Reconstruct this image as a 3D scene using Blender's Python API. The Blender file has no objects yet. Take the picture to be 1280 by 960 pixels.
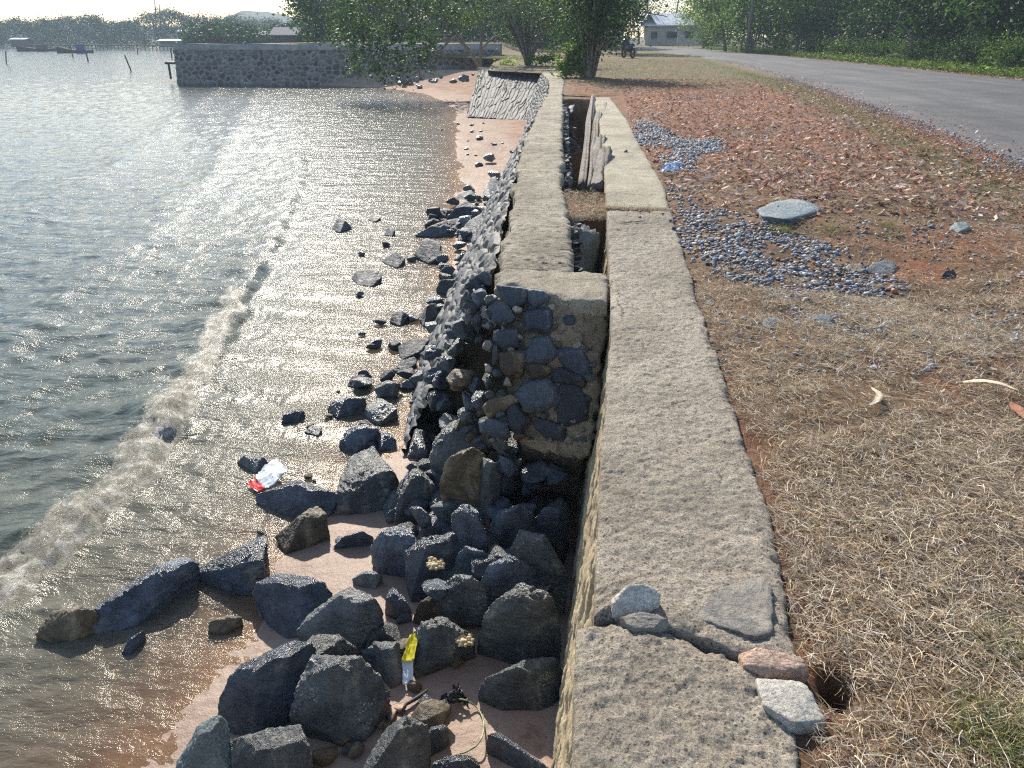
import bpy, bmesh, math, random
import numpy as np
from mathutils import Vector
R = math.radians
random.seed(4); rng = np.random.default_rng(4)
S = bpy.context.scene
COL = S.collection
# ---------------------------------------------------------------- camera, sky, sun, exposure
EYE, FPX, PITCH, YAW = 1.6, 960.0, R(24.4), R(6.8)
cd = bpy.data.cameras.new('camera'); cam = bpy.data.objects.new('camera', cd); COL.objects.link(cam)
cam.location = (0, 0, EYE); cam.rotation_euler = (R(90) - PITCH, 0, YAW)
cd.sensor_width = 36; cd.lens = 27.0; cd.clip_start = .05; cd.clip_end = 6000
S.camera = cam
SUN_EL, SUN_AZ = R(31), R(-21)          # azimuth from +Y towards +X
W = bpy.data.worlds.new('World'); S.world = W; W.use_nodes = True
nt = W.node_tree; bg = nt.nodes['Background']
sk = nt.nodes.new('ShaderNodeTexSky'); sk.sky_type = 'NISHITA'; sk.sun_disc = False
sk.sun_elevation = SUN_EL; sk.sun_rotation = SUN_AZ; sk.air_density = 1.0; sk.dust_density = .55; sk.ozone_density = 1.2
nt.links.new(sk.outputs[0], bg.inputs[0]); bg.inputs[1].default_value = 0.10
sd = bpy.data.lights.new('sun', 'SUN'); sun = bpy.data.objects.new('sun', sd); COL.objects.link(sun)
sd.energy = 4.7; sd.angle = R(.6); sd.color = (1, .93, .81)
sdir = Vector((math.sin(SUN_AZ) * math.cos(SUN_EL), math.cos(SUN_AZ) * math.cos(SUN_EL), math.sin(SUN_EL)))
sun.rotation_euler = sdir.to_track_quat('Z', 'Y').to_euler(); sun.location = (-10, 20, 30)
S.view_settings.view_transform = 'Standard'; S.view_settings.look = 'None'; S.view_settings.gamma = 1
S.view_settings.exposure = 0.95
S.cycles.use_denoising = False; S.cycles.filter_width = 1.25; S.cycles.use_adaptive_sampling = False; S.cycles.max_bounces = 6; S.cycles.transparent_max_bounces = 8
S.cycles.diffuse_bounces = 2; S.cycles.glossy_bounces = 2; S.cycles.transmission_bounces = 2; S.cycles.volume_bounces = 0
S.cycles.caustics_reflective = False; S.cycles.caustics_refractive = False; S.cycles.sample_clamp_indirect = 4; S.cycles.sample_clamp_direct = 14

# ---------------------------------------------------------------- helpers
cP, sP, cY, sY = math.cos(PITCH), math.sin(PITCH), math.cos(YAW), math.sin(YAW)
FW = np.array([-sY * cP, cY * cP, -sP]); RT = np.array([cY, sY, 0]); UP = np.array([-sY * sP, cY * sP, cP])
def ray(px, py):
    return FW + (px - 640) / FPX * RT + (480 - py) / FPX * UP
def pix(px, py, z=0.0):                 # photograph pixel -> the point on the level z
    d = ray(px, py); return np.array([0, 0, EYE]) + d * ((z - EYE) / d[2])
def pixd(px, py, y):                    # photograph pixel -> the point at forward distance y
    d = ray(px, py); return np.array([0, 0, EYE]) + d * (y / d[1])
def hsh(a, b, c, s):
    h = (a.astype(np.int64) * 73856093) ^ (b.astype(np.int64) * 19349663) ^ (c.astype(np.int64) * 83492791) ^ (s * 2654435761 % 2147483647)
    h = (h ^ (h >> 13)) * 1274126177 & 0x7fffffff; h = (h ^ (h >> 16)) & 0xffffff
    return h / 16777215.0
def vnoise(x, y, z, s=0):
    xi, yi, zi = np.floor(x), np.floor(y), np.floor(z); fx, fy, fz = x - xi, y - yi, z - zi
    fx, fy, fz = [f * f * f * (f * (f * 6 - 15) + 10) for f in (fx, fy, fz)]
    r = 0
    for i in (0, 1):
        for j in (0, 1):
            for k in (0, 1):
                w = (fx if i else 1 - fx) * (fy if j else 1 - fy) * (fz if k else 1 - fz)
                r = r + w * hsh(xi + i, yi + j, zi + k, s)
    return r * 2 - 1
def fbm(x, y, z=None, o=4, s=0, g=.5):
    x = np.asarray(x, float); y = np.asarray(y, float); z = np.zeros_like(x) + .37 if z is None else np.asarray(z, float)
    r = 0; a = 1; t = 0
    for i in range(o):
        r = r + a * vnoise(x * 2 ** i + 17.3 * i, y * 2 ** i - 9.1 * i, z * 2 ** i + 3.7 * i, s + i); t += a; a *= g
    return r / t
def worley(x, y, s=0):                  # F1, F2, cell id
    xi, yi = np.floor(x), np.floor(y); f1 = np.full(x.shape, 9.); f2 = f1.copy(); idd = np.zeros(x.shape); zz = np.zeros_like(xi)
    for i in (-1, 0, 1):
        for j in (-1, 0, 1):
            cx, cy = xi + i, yi + j
            d = np.hypot(cx + .1 + .8 * hsh(cx, cy, zz, s) - x, cy + .1 + .8 * hsh(cx, cy, zz + 1, s) - y)
            c = d < f1; f2 = np.where(c, f1, np.minimum(f2, d)); idd = np.where(c, hsh(cx, cy, zz + 2, s), idd); f1 = np.where(c, d, f1)
    return f1, f2, idd
def sstep(a, b, x):
    t = np.clip((x - a) / (b - a), 0, 1); return t * t * (3 - 2 * t)
def mesh(name, V, F, m, parent=None, smooth=True, attr=None, col=None):
    V = np.asarray(V, float).reshape(-1, 3)
    me = bpy.data.meshes.new(name)
    if isinstance(F, np.ndarray):
        n, k = F.shape; me.vertices.add(len(V)); me.vertices.foreach_set('co', V.astype(np.float32).ravel())
        me.loops.add(n * k); me.loops.foreach_set('vertex_index', F.astype(np.int32).ravel())
        me.polygons.add(n); me.polygons.foreach_set('loop_start', np.arange(0, n * k, k, dtype=np.int32))
        me.update(calc_edges=True)
    else:
        me.from_pydata(V.tolist(), [], [list(f) for f in F]); me.update()
    if smooth: me.polygons.foreach_set('use_smooth', np.ones(len(me.polygons), bool))
    for k, v in (attr or {}).items():
        a = me.attributes.new(k, 'FLOAT', 'POINT'); a.data.foreach_set('value', np.asarray(v, np.float32).ravel())
    if col is not None:
        a = me.attributes.new('col', 'FLOAT_COLOR', 'POINT'); c = np.ones((len(V), 4), np.float32); c[:, :3] = col; a.data.foreach_set('color', c.ravel())
    if m: me.materials.append(m)
    o = bpy.data.objects.new(name, me); COL.objects.link(o)
    if parent is not None: o.parent = parent
    return o
def tag(o, label=None, cat=None, group=None, kind=None):
    if label: o['label'] = label
    if cat: o['category'] = cat
    if group: o['group'] = group
    if kind: o['kind'] = kind
    return o
def empty(name, loc, label, cat, group=None, rz=0):
    o = bpy.data.objects.new(name, None); o.empty_display_size = .2; COL.objects.link(o); o.location = loc; o.rotation_euler[2] = rz
    return tag(o, label, cat, group)
def copy_tree(o, parent=None):
    c = o.copy(); COL.objects.link(c); c.parent = parent
    for ch in [q for q in o.children]: copy_tree(ch, c)
    return c
def gridF(nu, nv):                      # nu rows by nv columns
    i = np.arange(nu - 1)[:, None] * nv + np.arange(nv - 1)[None, :]
    return np.stack([i, i + 1, i + nv + 1, i + nv], -1).reshape(-1, 4)
class MB:                               # collects pieces of ONE mesh
    def __init__(s): s.v = []; s.f = []; s.n = 0
    def add(s, V, F):
        V = np.asarray(V, float).reshape(-1, 3)
        s.f += [[int(i) + s.n for i in f] for f in F]; s.v.append(V); s.n += len(V); return s
    def box(s, c, d, rz=0, rx=0):
        v = np.array([[x, y, z] for x in (-.5, .5) for y in (-.5, .5) for z in (-.5, .5)]) * d
        if rx: v = v @ np.array([[1, 0, 0], [0, math.cos(rx), math.sin(rx)], [0, -math.sin(rx), math.cos(rx)]])
        v = v @ np.array([[math.cos(rz), math.sin(rz), 0], [-math.sin(rz), math.cos(rz), 0], [0, 0, 1]]) + np.array(c)
        return s.add(v, [(0, 1, 3, 2), (4, 6, 7, 5), (0, 4, 5, 1), (2, 3, 7, 6), (0, 2, 6, 4), (1, 5, 7, 3)])
    def tube(s, pts, rad, n=8, rough=0, seed=0):
        pts = np.array(pts, float); rad = np.broadcast_to(np.array(rad, float), (len(pts),)); V = []
        tan = np.gradient(pts, axis=0); tan /= np.linalg.norm(tan, axis=1)[:, None] + 1e-9
        up0 = np.array([0, 0, 1.]) if abs(tan[0][2]) < .8 else np.array([1., 0, 0])
        for i in range(len(pts)):
            a = np.cross(tan[i], up0); a /= np.linalg.norm(a) + 1e-9; b = np.cross(tan[i], a)
            t = np.arange(n) * 2 * math.pi / n
            r = rad[i] * (1 + rough * fbm(np.cos(t) * 2.2 + i * .07, np.sin(t) * 2.2, t * 0 + seed, 2))
            V.append(pts[i] + np.outer(np.cos(t) * r, a) + np.outer(np.sin(t) * r, b))
        F = [(i * n + j, i * n + (j + 1) % n, (i + 1) * n + (j + 1) % n, (i + 1) * n + j) for i in range(len(pts) - 1) for j in range(n)]
        F += [tuple(range(n))[::-1], tuple(range((len(pts) - 1) * n, len(pts) * n))]
        return s.add(np.vstack(V), F)
    def build(s, name, m, parent=None, smooth=False): return mesh(name, np.vstack(s.v), s.f, m, parent, smooth)
# ---------------------------------------------------------------- materials
def N(t, k, **kw):
    n = t.nodes.new(k)
    for a, b in kw.items():
        if a.startswith('i_'): n.inputs[a[2:].replace('_', ' ')].default_value = b
        else: setattr(n, a, b)
    return n
def newmat(name):
    m = bpy.data.materials.new(name); m.use_nodes = True; t = m.node_tree; t.nodes.clear()
    o = t.nodes.new('ShaderNodeOutputMaterial'); return m, t, o
def noise(t, scale, det=6, rough=.6, co=None, dist=0):
    n = N(t, 'ShaderNodeTexNoise'); n.inputs['Scale'].default_value = scale; n.inputs['Detail'].default_value = det
    n.inputs['Roughness'].default_value = rough; n.inputs['Distortion'].default_value = dist
    if co is not None: t.links.new(co, n.inputs['Vector'])
    return n
def ramp(t, src, stops, interp='LINEAR'):
    r = N(t, 'ShaderNodeValToRGB'); r.color_ramp.interpolation = interp
    while len(r.color_ramp.elements) < len(stops): r.color_ramp.elements.new(.5)
    for e, (p, c) in zip(r.color_ramp.elements, stops):
        e.position = p; e.color = (*c, 1) if isinstance(c, tuple) else (c, c, c, 1)
    t.links.new(src, r.inputs[0]); return r
def mixc(t, f, a, b, mode='MIX'):
    m = N(t, 'ShaderNodeMix', data_type='RGBA', blend_type=mode)
    for s_, v in ((0, f), (6, a), (7, b)):
        if hasattr(v, 'links'): t.links.new(v, m.inputs[s_])
        else: m.inputs[s_].default_value = v if s_ == 0 else (*v, 1)
    return m.outputs[2]
def math_(t, op, a, b=0.0, c=None):
    m = N(t, 'ShaderNodeMath', operation=op)
    for i, v in enumerate((a, b) if c is None else (a, b, c)):
        if hasattr(v, 'links'): t.links.new(v, m.inputs[i])
        else: m.inputs[i].default_value = v
    return m.outputs[0]
def bump(t, h, st, dist=.02, nrm=None):
    b = N(t, 'ShaderNodeBump'); b.inputs['Strength'].default_value = st; b.inputs['Distance'].default_value = dist
    t.links.new(h, b.inputs['Height'])
    if nrm is not None: t.links.new(nrm, b.inputs['Normal'])
    return b.outputs[0]
def pbsdf(t, o, color, rough=.7, nrm=None, spec=.5, metal=0):
    p = N(t, 'ShaderNodeBsdfPrincipled')
    for k, v in (('Base Color', color), ('Roughness', rough), ('Metallic', metal), ('Specular IOR Level', spec)):
        if hasattr(v, 'links'): t.links.new(v, p.inputs[k])
        elif k == 'Base Color': p.inputs[k].default_value = (*v, 1)
        else: p.inputs[k].default_value = v
    if nrm is not None: t.links.new(nrm, p.inputs['Normal'])
    if o is not None: t.links.new(p.outputs[0], o.inputs[0])
    return p
def obco(t): return N(t, 'ShaderNodeTexCoord').outputs['Object']
def attrf(t, n): a = N(t, 'ShaderNodeAttribute'); a.attribute_name = n; return a
def simple(name, stops, scale=6, rough=.8, bst=.4, bsc=30, bd=.01, spec=.4, metal=0):
    m, t, o = newmat(name); co = obco(t)
    c = ramp(t, noise(t, scale, 7, .65, co).outputs[0], stops)
    b = bump(t, noise(t, bsc, 6, .65, co).outputs[0], bst, bd)
    pbsdf(t, o, c.outputs[0], rough, b, spec, metal); return m
def rockmat(name, dark, light, dust, dustamt, rmin, rmax, specks=0.0, layer=.0):
    m, t, o = newmat(name); co = obco(t)
    oi = N(t, 'ShaderNodeObjectInfo')
    n1 = noise(t, 5, 8, .68, co, .3)
    c = ramp(t, n1.outputs[0], [(.3, dark), (.52, tuple(.5 * (a + b) for a, b in zip(dark, light))), (.74, light)]).outputs[0]
    fine = ramp(t, noise(t, 90, 4, .7, co).outputs[0], [(.35, .55), (.65, 1.35)]).outputs[0]
    c = mixc(t, .75, c, fine, 'MULTIPLY')
    rv = math_(t, 'MULTIPLY_ADD', oi.outputs['Random'], 1.1, .65)
    cc = N(t, 'ShaderNodeCombineColor'); [t.links.new(rv, cc.inputs[i]) for i in range(3)]
    c = mixc(t, 1.0, c, cc.outputs[0], 'MULTIPLY')
    dm = ramp(t, noise(t, 3.3, 6, .75, co, .5).outputs[0], [(.60 - dustamt, 0.), (.68 - dustamt * .6, 1.)]).outputs[0]
    c = mixc(t, dm, c, dust)
    r = ramp(t, noise(t, 9, 5, .6, co).outputs[0], [(.3, rmin), (.7, rmax)]).outputs[0]
    h = noise(t, 38, 8, .7, co).outputs[0]
    wv = N(t, 'ShaderNodeMapping'); wv.inputs['Scale'].default_value = (1, 1, 3.2); wv.inputs['Rotation'].default_value = (.5, .35, .2); t.links.new(co, wv.inputs[0])
    vc = N(t, 'ShaderNodeTexVoronoi', feature='DISTANCE_TO_EDGE'); vc.inputs['Scale'].default_value = 5.5; t.links.new(mixc(t, .16, wv.outputs[0], noise(t, 5, 5, .7, co).outputs[1]), vc.inputs['Vector'])
    fr_ = math_(t, 'MULTIPLY', ramp(t, vc.outputs['Distance'], [(.0, 1.), (.035, 0.)]).outputs[0], ramp(t, noise(t, 4, 3, .5, co).outputs[0], [(.42, 0.), (.55, 1.)]).outputs[0])
    c = mixc(t, math_(t, 'MULTIPLY', fr_, .75), c, tuple(.5 * q for q in dark))
    nb = bump(t, fr_, -.8, .02); nb = bump(t, noise(t, 9, 9, .72, wv.outputs[0], .8).outputs[0], .9, .06, nb); nb = bump(t, h, .8, .018, nb); nb = bump(t, noise(t, 160, 3, .6, co).outputs[0], .25, .003, nb)
    if specks:
        v = N(t, 'ShaderNodeTexVoronoi', feature='F1'); v.inputs['Scale'].default_value = 62; t.links.new(co, v.inputs['Vector'])
        d = ramp(t, v.outputs['Distance'], [(.22, 1.), (.34, 0.)]).outputs[0]
        k = ramp(t, noise(t, 4.5, 3, .6, co).outputs[0], [(.66 - specks * .15, 0.), (.70 - specks * .15, 1.)]).outputs[0]
        sp = math_(t, 'MULTIPLY', d, k); c = mixc(t, sp, c, (.62, .6, .52)); nb = bump(t, sp, .8, .006, nb)
        r = math_(t, 'MAXIMUM', r, math_(t, 'MULTIPLY', sp, .8))
    pbsdf(t, o, c, r, nb, .7); return m
M = {}
M['basalt'] = rockmat('wet_basalt', (.010, .016, .030), (.17, .205, .265), (.30, .27, .22), .06, .14, .38)
M['basaltR'] = rockmat('rough_basalt', (.010, .016, .028), (.085, .10, .13), (.22, .2, .16), .03, .5, .75)
M['basaltB'] = rockmat('barnacled_basalt', (.012, .016, .022), (.16, .175, .18), (.34, .32, .26), .08, .2, .45, specks=.8)
M['basaltG'] = rockmat('grey_layered_rock', (.035, .045, .052), (.24, .265, .265), (.36, .34, .28), .09, .2, .5)
M['brown'] = rockmat('brown_rock', (.05, .035, .02), (.22, .15, .08), (.42, .33, .2), .12, .35, .8, specks=.2)
M['dryrock'] = rockmat('dry_stone', (.04, .055, .075), (.14, .165, .20), (.33, .29, .23), .05, .55, .8)
M['paleblue'] = rockmat('pale_slab_stone', (.12, .16, .17), (.30, .35, .34), (.4, .38, .3), .04, .6, .85)
M['greystone'] = rockmat('grey_cap_stone', (.30, .275, .245), (.47, .44, .40), (.5, .43, .34), .16, .7, .9)
M['slate'] = rockmat('dusty_slate', (.05, .08, .10), (.13, .175, .20), (.33, .3, .24), .06, .5, .8)
M['white'] = rockmat('pale_quartz_stone', (.52, .47, .40), (.80, .75, .66), (.5, .36, .26), .06, .6, .85)
M['pink'] = rockmat('pink_stone', (.42, .25, .17), (.68, .48, .36), (.6, .55, .42), .08, .6, .85)
# concrete and mortar
def concrete(name, a, b, c3, agg=.6, stain=.4):
    m, t, o = newmat(name); co = obco(t)
    c = ramp(t, noise(t, 2.2, 9, .7, co).outputs[0], [(.32, a), (.5, b), (.68, c3)]).outputs[0]
    g = ramp(t, noise(t, 120, 5, .75, co).outputs[0], [(.36, .22), (.47, .95), (.56, 1.1), (.68, 1.7)]).outputs[0]
    c = mixc(t, agg, c, g, 'MULTIPLY')
    st = ramp(t, noise(t, 11, 8, .8, co, .6).outputs[0], [(.52, 0.), (.66, stain)]).outputs[0]
    c = mixc(t, st, c, (.09, .08, .065))
    vv = N(t, 'ShaderNodeTexVoronoi', feature='F1'); vv.inputs['Scale'].default_value = 75; t.links.new(co, vv.inputs['Vector'])
    sx = N(t, 'ShaderNodeSeparateColor'); t.links.new(vv.outputs['Color'], sx.inputs[0])
    near = ramp(t, vv.outputs['Distance'], [(.26, 1.), (.38, 0.)]).outputs[0]
    c = mixc(t, math_(t, 'MULTIPLY', near, ramp(t, sx.outputs[0], [(.74, 0.), (.80, .85 * agg)]).outputs[0]), c, (.68, .64, .56))
    c = mixc(t, math_(t, 'MULTIPLY', near, ramp(t, sx.outputs[1], [(.74, 0.), (.80, .9 * agg)]).outputs[0]), c, (.07, .06, .05))
    c = mixc(t, ramp(t, noise(t, 1.1, 5, .6, co, .4).outputs[0], [(.46, 0.), (.62, .6)]).outputs[0], c, tuple(.6 * q for q in a))
    vc = N(t, 'ShaderNodeTexVoronoi', feature='DISTANCE_TO_EDGE'); vc.inputs['Scale'].default_value = 1.7; t.links.new(mixc(t, .12, co, noise(t, 6, 5, .7, co).outputs[1]), vc.inputs['Vector'])
    crk_ = math_(t, 'MULTIPLY', ramp(t, vc.outputs['Distance'], [(.002, 1.), (.007, 0.)]).outputs[0], ramp(t, noise(t, 1.6, 3, .5, co).outputs[0], [(.5, 0.), (.56, .8)]).outputs[0])
    c = mixc(t, crk_, c, (.05, .04, .03))
    n = bump(t, noise(t, 30, 9, .8, co).outputs[0], 1., .022); n = bump(t, noise(t, 130, 4, .75, co).outputs[0], 1., .008, n)
    pbsdf(t, o, c, .92, n, .25); return m
M['slab'] = concrete('weathered_concrete', (.37, .31, .24), (.52, .445, .355), (.66, .585, .475), .9, .55)
M['slab2'] = concrete('smooth_concrete', (.40, .34, .245), (.50, .44, .33), (.58, .52, .40), .55, .35)
M['cap'] = concrete('sandy_concrete', (.33, .28, .205), (.46, .40, .305), (.58, .52, .41), .7, .6)
M['mortar'] = concrete('crumbling_mortar', (.26, .20, .135), (.40, .32, .225), (.54, .45, .33), .9, .6)
M['darkmortar'] = concrete('shade_toned_conglomerate', (.07, .06, .045), (.15, .12, .085), (.27, .21, .14), 1., .6)  # mortar colour darkened for the shade under the overhang and in the hollow
# masonry: attribute "st" = 1 on stones, 0 in the mortar; "sid" a number per stone
def masonry(name, s1, s2, mo, rough=.75):
    m, t, o = newmat(name); co = obco(t); st = attrf(t, 'st').outputs['Fac']; sid = attrf(t, 'sid').outputs['Fac']
    a = ramp(t, sid, [(0., s1), (1., s2)]).outputs[0]
    g = ramp(t, noise(t, 60, 6, .7, co).outputs[0], [(.3, .5), (.7, 1.5)]).outputs[0]
    c = mixc(t, st, mo, a); c = mixc(t, .8, c, g, 'MULTIPLY')
    big = ramp(t, noise(t, 1.3, 6, .7, co).outputs[0], [(.35, .6), (.65, 1.25)]).outputs[0]
    c = mixc(t, .7, c, big, 'MULTIPLY')
    n = bump(t, noise(t, 70, 7, .7, co).outputs[0], .7, .01)
    pbsdf(t, o, c, rough, n, .35); return m
M['mas_sand'] = masonry('sandy_masonry', (.09, .08, .065), (.21, .17, .12), (.44, .35, .22))
M['mas_blue'] = masonry('blue_grey_masonry', (.04, .05, .065), (.17, .175, .185), (.27, .24, .19))
M['mas_jet'] = masonry('pale_rubble_masonry', (.07, .065, .07), (.26, .235, .225), (.36, .33, .31))
M['mas_far'] = masonry('grey_rubble_masonry', (.04, .04, .045), (.12, .115, .115), (.09, .085, .08))
# sand: wet and glossy low down, drier higher
m, t, o = newmat('wet_sand'); co = obco(t); wet = attrf(t, 'wet').outputs['Fac']
c = ramp(t, noise(t, 1.4, 8, .65, co, .4).outputs[0], [(.3, (.33, .225, .165)), (.5, (.44, .31, .235)), (.7, (.53, .40, .31))]).outputs[0]
c = mixc(t, .6, c, ramp(t, noise(t, 260, 3, .7, co).outputs[0], [(.3, .6), (.7, 1.3)]).outputs[0], 'MULTIPLY')
c = mixc(t, math_(t, 'MULTIPLY', wet, .45), c, (.15, .10, .075)); c = mixc(t, ramp(t, noise(t, 3.5, 6, .7, co, 1.).outputs[0], [(.56, 0.), (.66, .6)]).outputs[0], c, (.17, .085, .06))
v = ramp(t, noise(t, 14, 7, .8, co).outputs[0], [(.64, 0.), (.70, .8)]).outputs[0]; c = mixc(t, v, c, (.07, .045, .035))
r = math_(t, 'SUBTRACT', 1.0, math_(t, 'MULTIPLY', wet, .50))
n = bump(t, noise(t, 9, 6, .6, co).outputs[0], .5, .03); n = bump(t, noise(t, 120, 4, .7, co).outputs[0], .6, .005, n)
df = N(t, 'ShaderNodeBsdfDiffuse'); t.links.new(c, df.inputs[0]); t.links.new(n, df.inputs['Normal'])
gs = N(t, 'ShaderNodeBsdfGlossy'); gs.inputs['Roughness'].default_value = .38; t.links.new(n, gs.inputs['Normal'])
mx = N(t, 'ShaderNodeMixShader'); t.links.new(math_(t, 'MULTIPLY', wet, .035), mx.inputs[0]); t.links.new(df.outputs[0], mx.inputs[1]); t.links.new(gs.outputs[0], mx.inputs[2]); t.links.new(mx.outputs[0], o.inputs[0]); M['sand'] = m
# soil of the verge: attribute "red" = laterite patches, "green" = thin live turf
m, t, o = newmat('verge_soil'); co = obco(t)
c = ramp(t, noise(t, 3, 9, .75, co).outputs[0], [(.3, (.045, .03, .02)), (.5, (.19, .115, .065)), (.7, (.38, .25, .15))]).outputs[0]
red = ramp(t, noise(t, 7, 9, .8, co).outputs[0], [(.35, (.10, .06, .04)), (.5, (.27, .115, .06)), (.68, (.47, .21, .11))]).outputs[0]
c = mixc(t, attrf(t, 'red').outputs['Fac'], c, red)
c = mixc(t, attrf(t, 'green').outputs['Fac'], c, ramp(t, noise(t, 30, 6, .75, co).outputs[0], [(.3, (.05, .055, .02)), (.7, (.19, .2, .08))]).outputs[0])
c = mixc(t, .8, c, ramp(t, noise(t, 110, 5, .8, co).outputs[0], [(.33, .4), (.67, 1.6)]).outputs[0], 'MULTIPLY')
n = bump(t, noise(t, 30, 8, .75, co).outputs[0], 1., .03); n = bump(t, noise(t, 150, 4, .7, co).outputs[0], .8, .008, n)
pbsdf(t, o, c, .95, n, .2); M['soil'] = m
# asphalt
m, t, o = newmat('asphalt'); co = obco(t)
c = ramp(t, noise(t, .8, 7, .65, co).outputs[0], [(.3, (.075, .076, .082)), (.7, (.125, .12, .118))]).outputs[0]
mpa = N(t, 'ShaderNodeMapping'); mpa.inputs['Scale'].default_value = (.9, .10, 1); t.links.new(co, mpa.inputs[0]); c = mixc(t, .8, c, ramp(t, noise(t, 1., 6, .65, mpa.outputs[0], .4).outputs[0], [(.38, .7), (.5, 1.), (.62, 1.3)]).outputs[0], 'MULTIPLY')
c = mixc(t, ramp(t, noise(t, .35, 2, .5, co).outputs[0], [(.60, 0.), (.61, .5)]).outputs[0], c, (.07, .07, .075)); c = mixc(t, .9, c, ramp(t, noise(t, 55, 6, .85, co).outputs[0], [(.34, .3), (.5, .95), (.66, 2.1)]).outputs[0], 'MULTIPLY')
n = bump(t, noise(t, 60, 5, .8, co).outputs[0], .9, .012)
pbsdf(t, o, c, .85, n, .3); M['asphalt'] = m
# attribute-coloured materials: blades, gravel, litter
def colmat(name, rough=.85, trans=0., spec=.3, bst=0, tint=(1.3, 1.5, .6)):
    m, t, o = newmat(name); a = attrf(t, 'col').outputs['Color']; nb = None
    if bst: nb = bump(t, noise(t, 90, 5, .7, obco(t)).outputs[0], bst, .01)
    p = pbsdf(t, None if trans else o, a, rough, nb, spec)
    if trans:
        tr = N(t, 'ShaderNodeBsdfTranslucent'); t.links.new(mixc(t, 1., a, tint, 'MULTIPLY'), tr.inputs[0])
        mx = N(t, 'ShaderNodeMixShader'); mx.inputs[0].default_value = trans
        t.links.new(p.outputs[0], mx.inputs[1]); t.links.new(tr.outputs[0], mx.inputs[2]); t.links.new(mx.outputs[0], o.inputs[0])
    return m
M['straw'] = colmat('dry_straw', .8, .25, tint=(1.15, 1., .8)); M['gravel'] = colmat('crushed_gravel', .65, 0, .4, .8); M['litter'] = colmat('leaf_litter', .8, .12, tint=(1.3, 1., .8))
M['leaf'] = colmat('green_leaves', .6, .32, .15)
M['bark'] = simple('grey_bark', [(.3, (.10, .085, .07)), (.7, (.34, .30, .26))], 7, .9, .9, 22, .03)
M['wood'] = simple('weathered_wood', [(.3, (.07, .06, .05)), (.5, (.19, .165, .14)), (.7, (.36, .32, .27))], 9, .85, 1., 26, .03)
M['darkwood'] = simple('dark_wet_wood', [(.3, (.03, .026, .024)), (.7, (.09, .075, .065))], 3, .7)
M['black'] = simple('black_paint', [(.3, (.012, .013, .016)), (.7, (.03, .03, .036))], 5, .35, .1)
M['rubber'] = simple('black_rubber', [(.3, (.015, .015, .015)), (.7, (.03, .03, .03))], 5, .8)
M['steel'] = simple('dull_steel', [(.3, (.3, .3, .3)), (.7, (.5, .5, .5))], 5, .35, .1, metal=1)
M['whiteplastic'] = simple('white_plastic', [(.3, (.62, .66, .7)), (.7, (.82, .85, .88))], 5, .4, .3, 20)
M['redplastic'] = simple('red_plastic', [(.3, (.5, .012, .015)), (.7, (.7, .03, .03))], 5, .35, .3, 20)
M['yellowplastic'] = simple('yellow_plastic', [(.45, (.75, .62, .02)), (.55, (.8, .68, .05))], 9, .4, .3, 20)
M['blueplastic'] = simple('blue_plastic', [(.36, (.06, .16, .6)), (.44, (.4, .52, .8)), (.52, (.75, .8, .88))], 16, .35, .4, 20)
M['blackplastic'] = simple('black_film', [(.3, (.01, .01, .013)), (.7, (.05, .05, .06))], 9, .3, .9, 40, .01)
M['greenstrap'] = simple('green_strap', [(.4, (.12, .16, .07)), (.6, (.42, .46, .26))], 20, .5)
M['roofwhite'] = simple('pale_metal_roof', [(.3, (.72, .72, .73)), (.7, (.85, .85, .86))], 2, .6)
M['roofgrey'] = simple('grey_roof_sheet', [(.3, (.16, .16, .18)), (.7, (.3, .29, .3))], 2, .7)
M['plaster'] = simple('cream_plaster', [(.3, (.42, .38, .3)), (.7, (.6, .56, .46))], 2, .85)
M['farwall'] = simple('brown_planks', [(.3, (.07, .055, .05)), (.7, (.16, .12, .11))], 2, .85)
M['glass'] = simple('dark_window', [(.3, (.02, .025, .03)), (.7, (.05, .06, .07))], 2, .15)
M['farveg'] = simple('distant_foliage', [(.3, (.012, .025, .015)), (.7, (.05, .085, .035))], 1.2, .9, 1., 2.5, .8)
M['hill'] = simple('distant_hill', [(.3, (.03, .06, .035)), (.7, (.07, .11, .06))], .02, .95, 1., .05, 6)
# ---------------------------------------------------------------- shape of the place
WATER = -1.8
YA = np.array([-5, 0, 3, 5.3, 8.7, 12, 15.2, 20, 25, 32, 40.])
CAPL = lambda y: np.interp(y, YA, [-.72, -.73, -.74, -.76, -1.03, -1.27, -1.47, -1.68, -1.85, -2.35, -3.3])
CAPR = lambda y: np.interp(y, [0, 5.8, 9.3, 12, 15, 20, 24, 32, 40], [-.17, -.2, -.50, -.66, -.84, -1.12, -1.38, -1.75, -2.45])
SLL = lambda y: np.interp(y, [0, 1.3, 1.8, 2.9, 4.5, 8, 12, 16, 21, 24], [-.02, -.01, .03, .04, .08, .03, -.06, -.16, -.36, -.5])
SLR = lambda y: np.interp(y, [0, 1.4, 1.8, 2.5, 4.6, 9.4, 11.5, 13, 17, 21, 24], [.54, .57, .60, .66, .65, .68, .60, .52, .40, .16, -.02])
SHX = [(-5, -2.6), (1, -2.55), (3, -2.35), (4.0, -2.2), (5.2, -1.85), (6.5, -1.75), (10, -1.95), (15, -2.9), (20, -3.8), (25, -4.7), (32, -6.1), (40, -7.6), (46, -9.5), (52, -12), (57, -16), (60, -22), (62, -34), (90, -36), (500, -36)]
XS = lambda y: np.interp(y, [a for a, b in SHX], [b for a, b in SHX])
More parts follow.
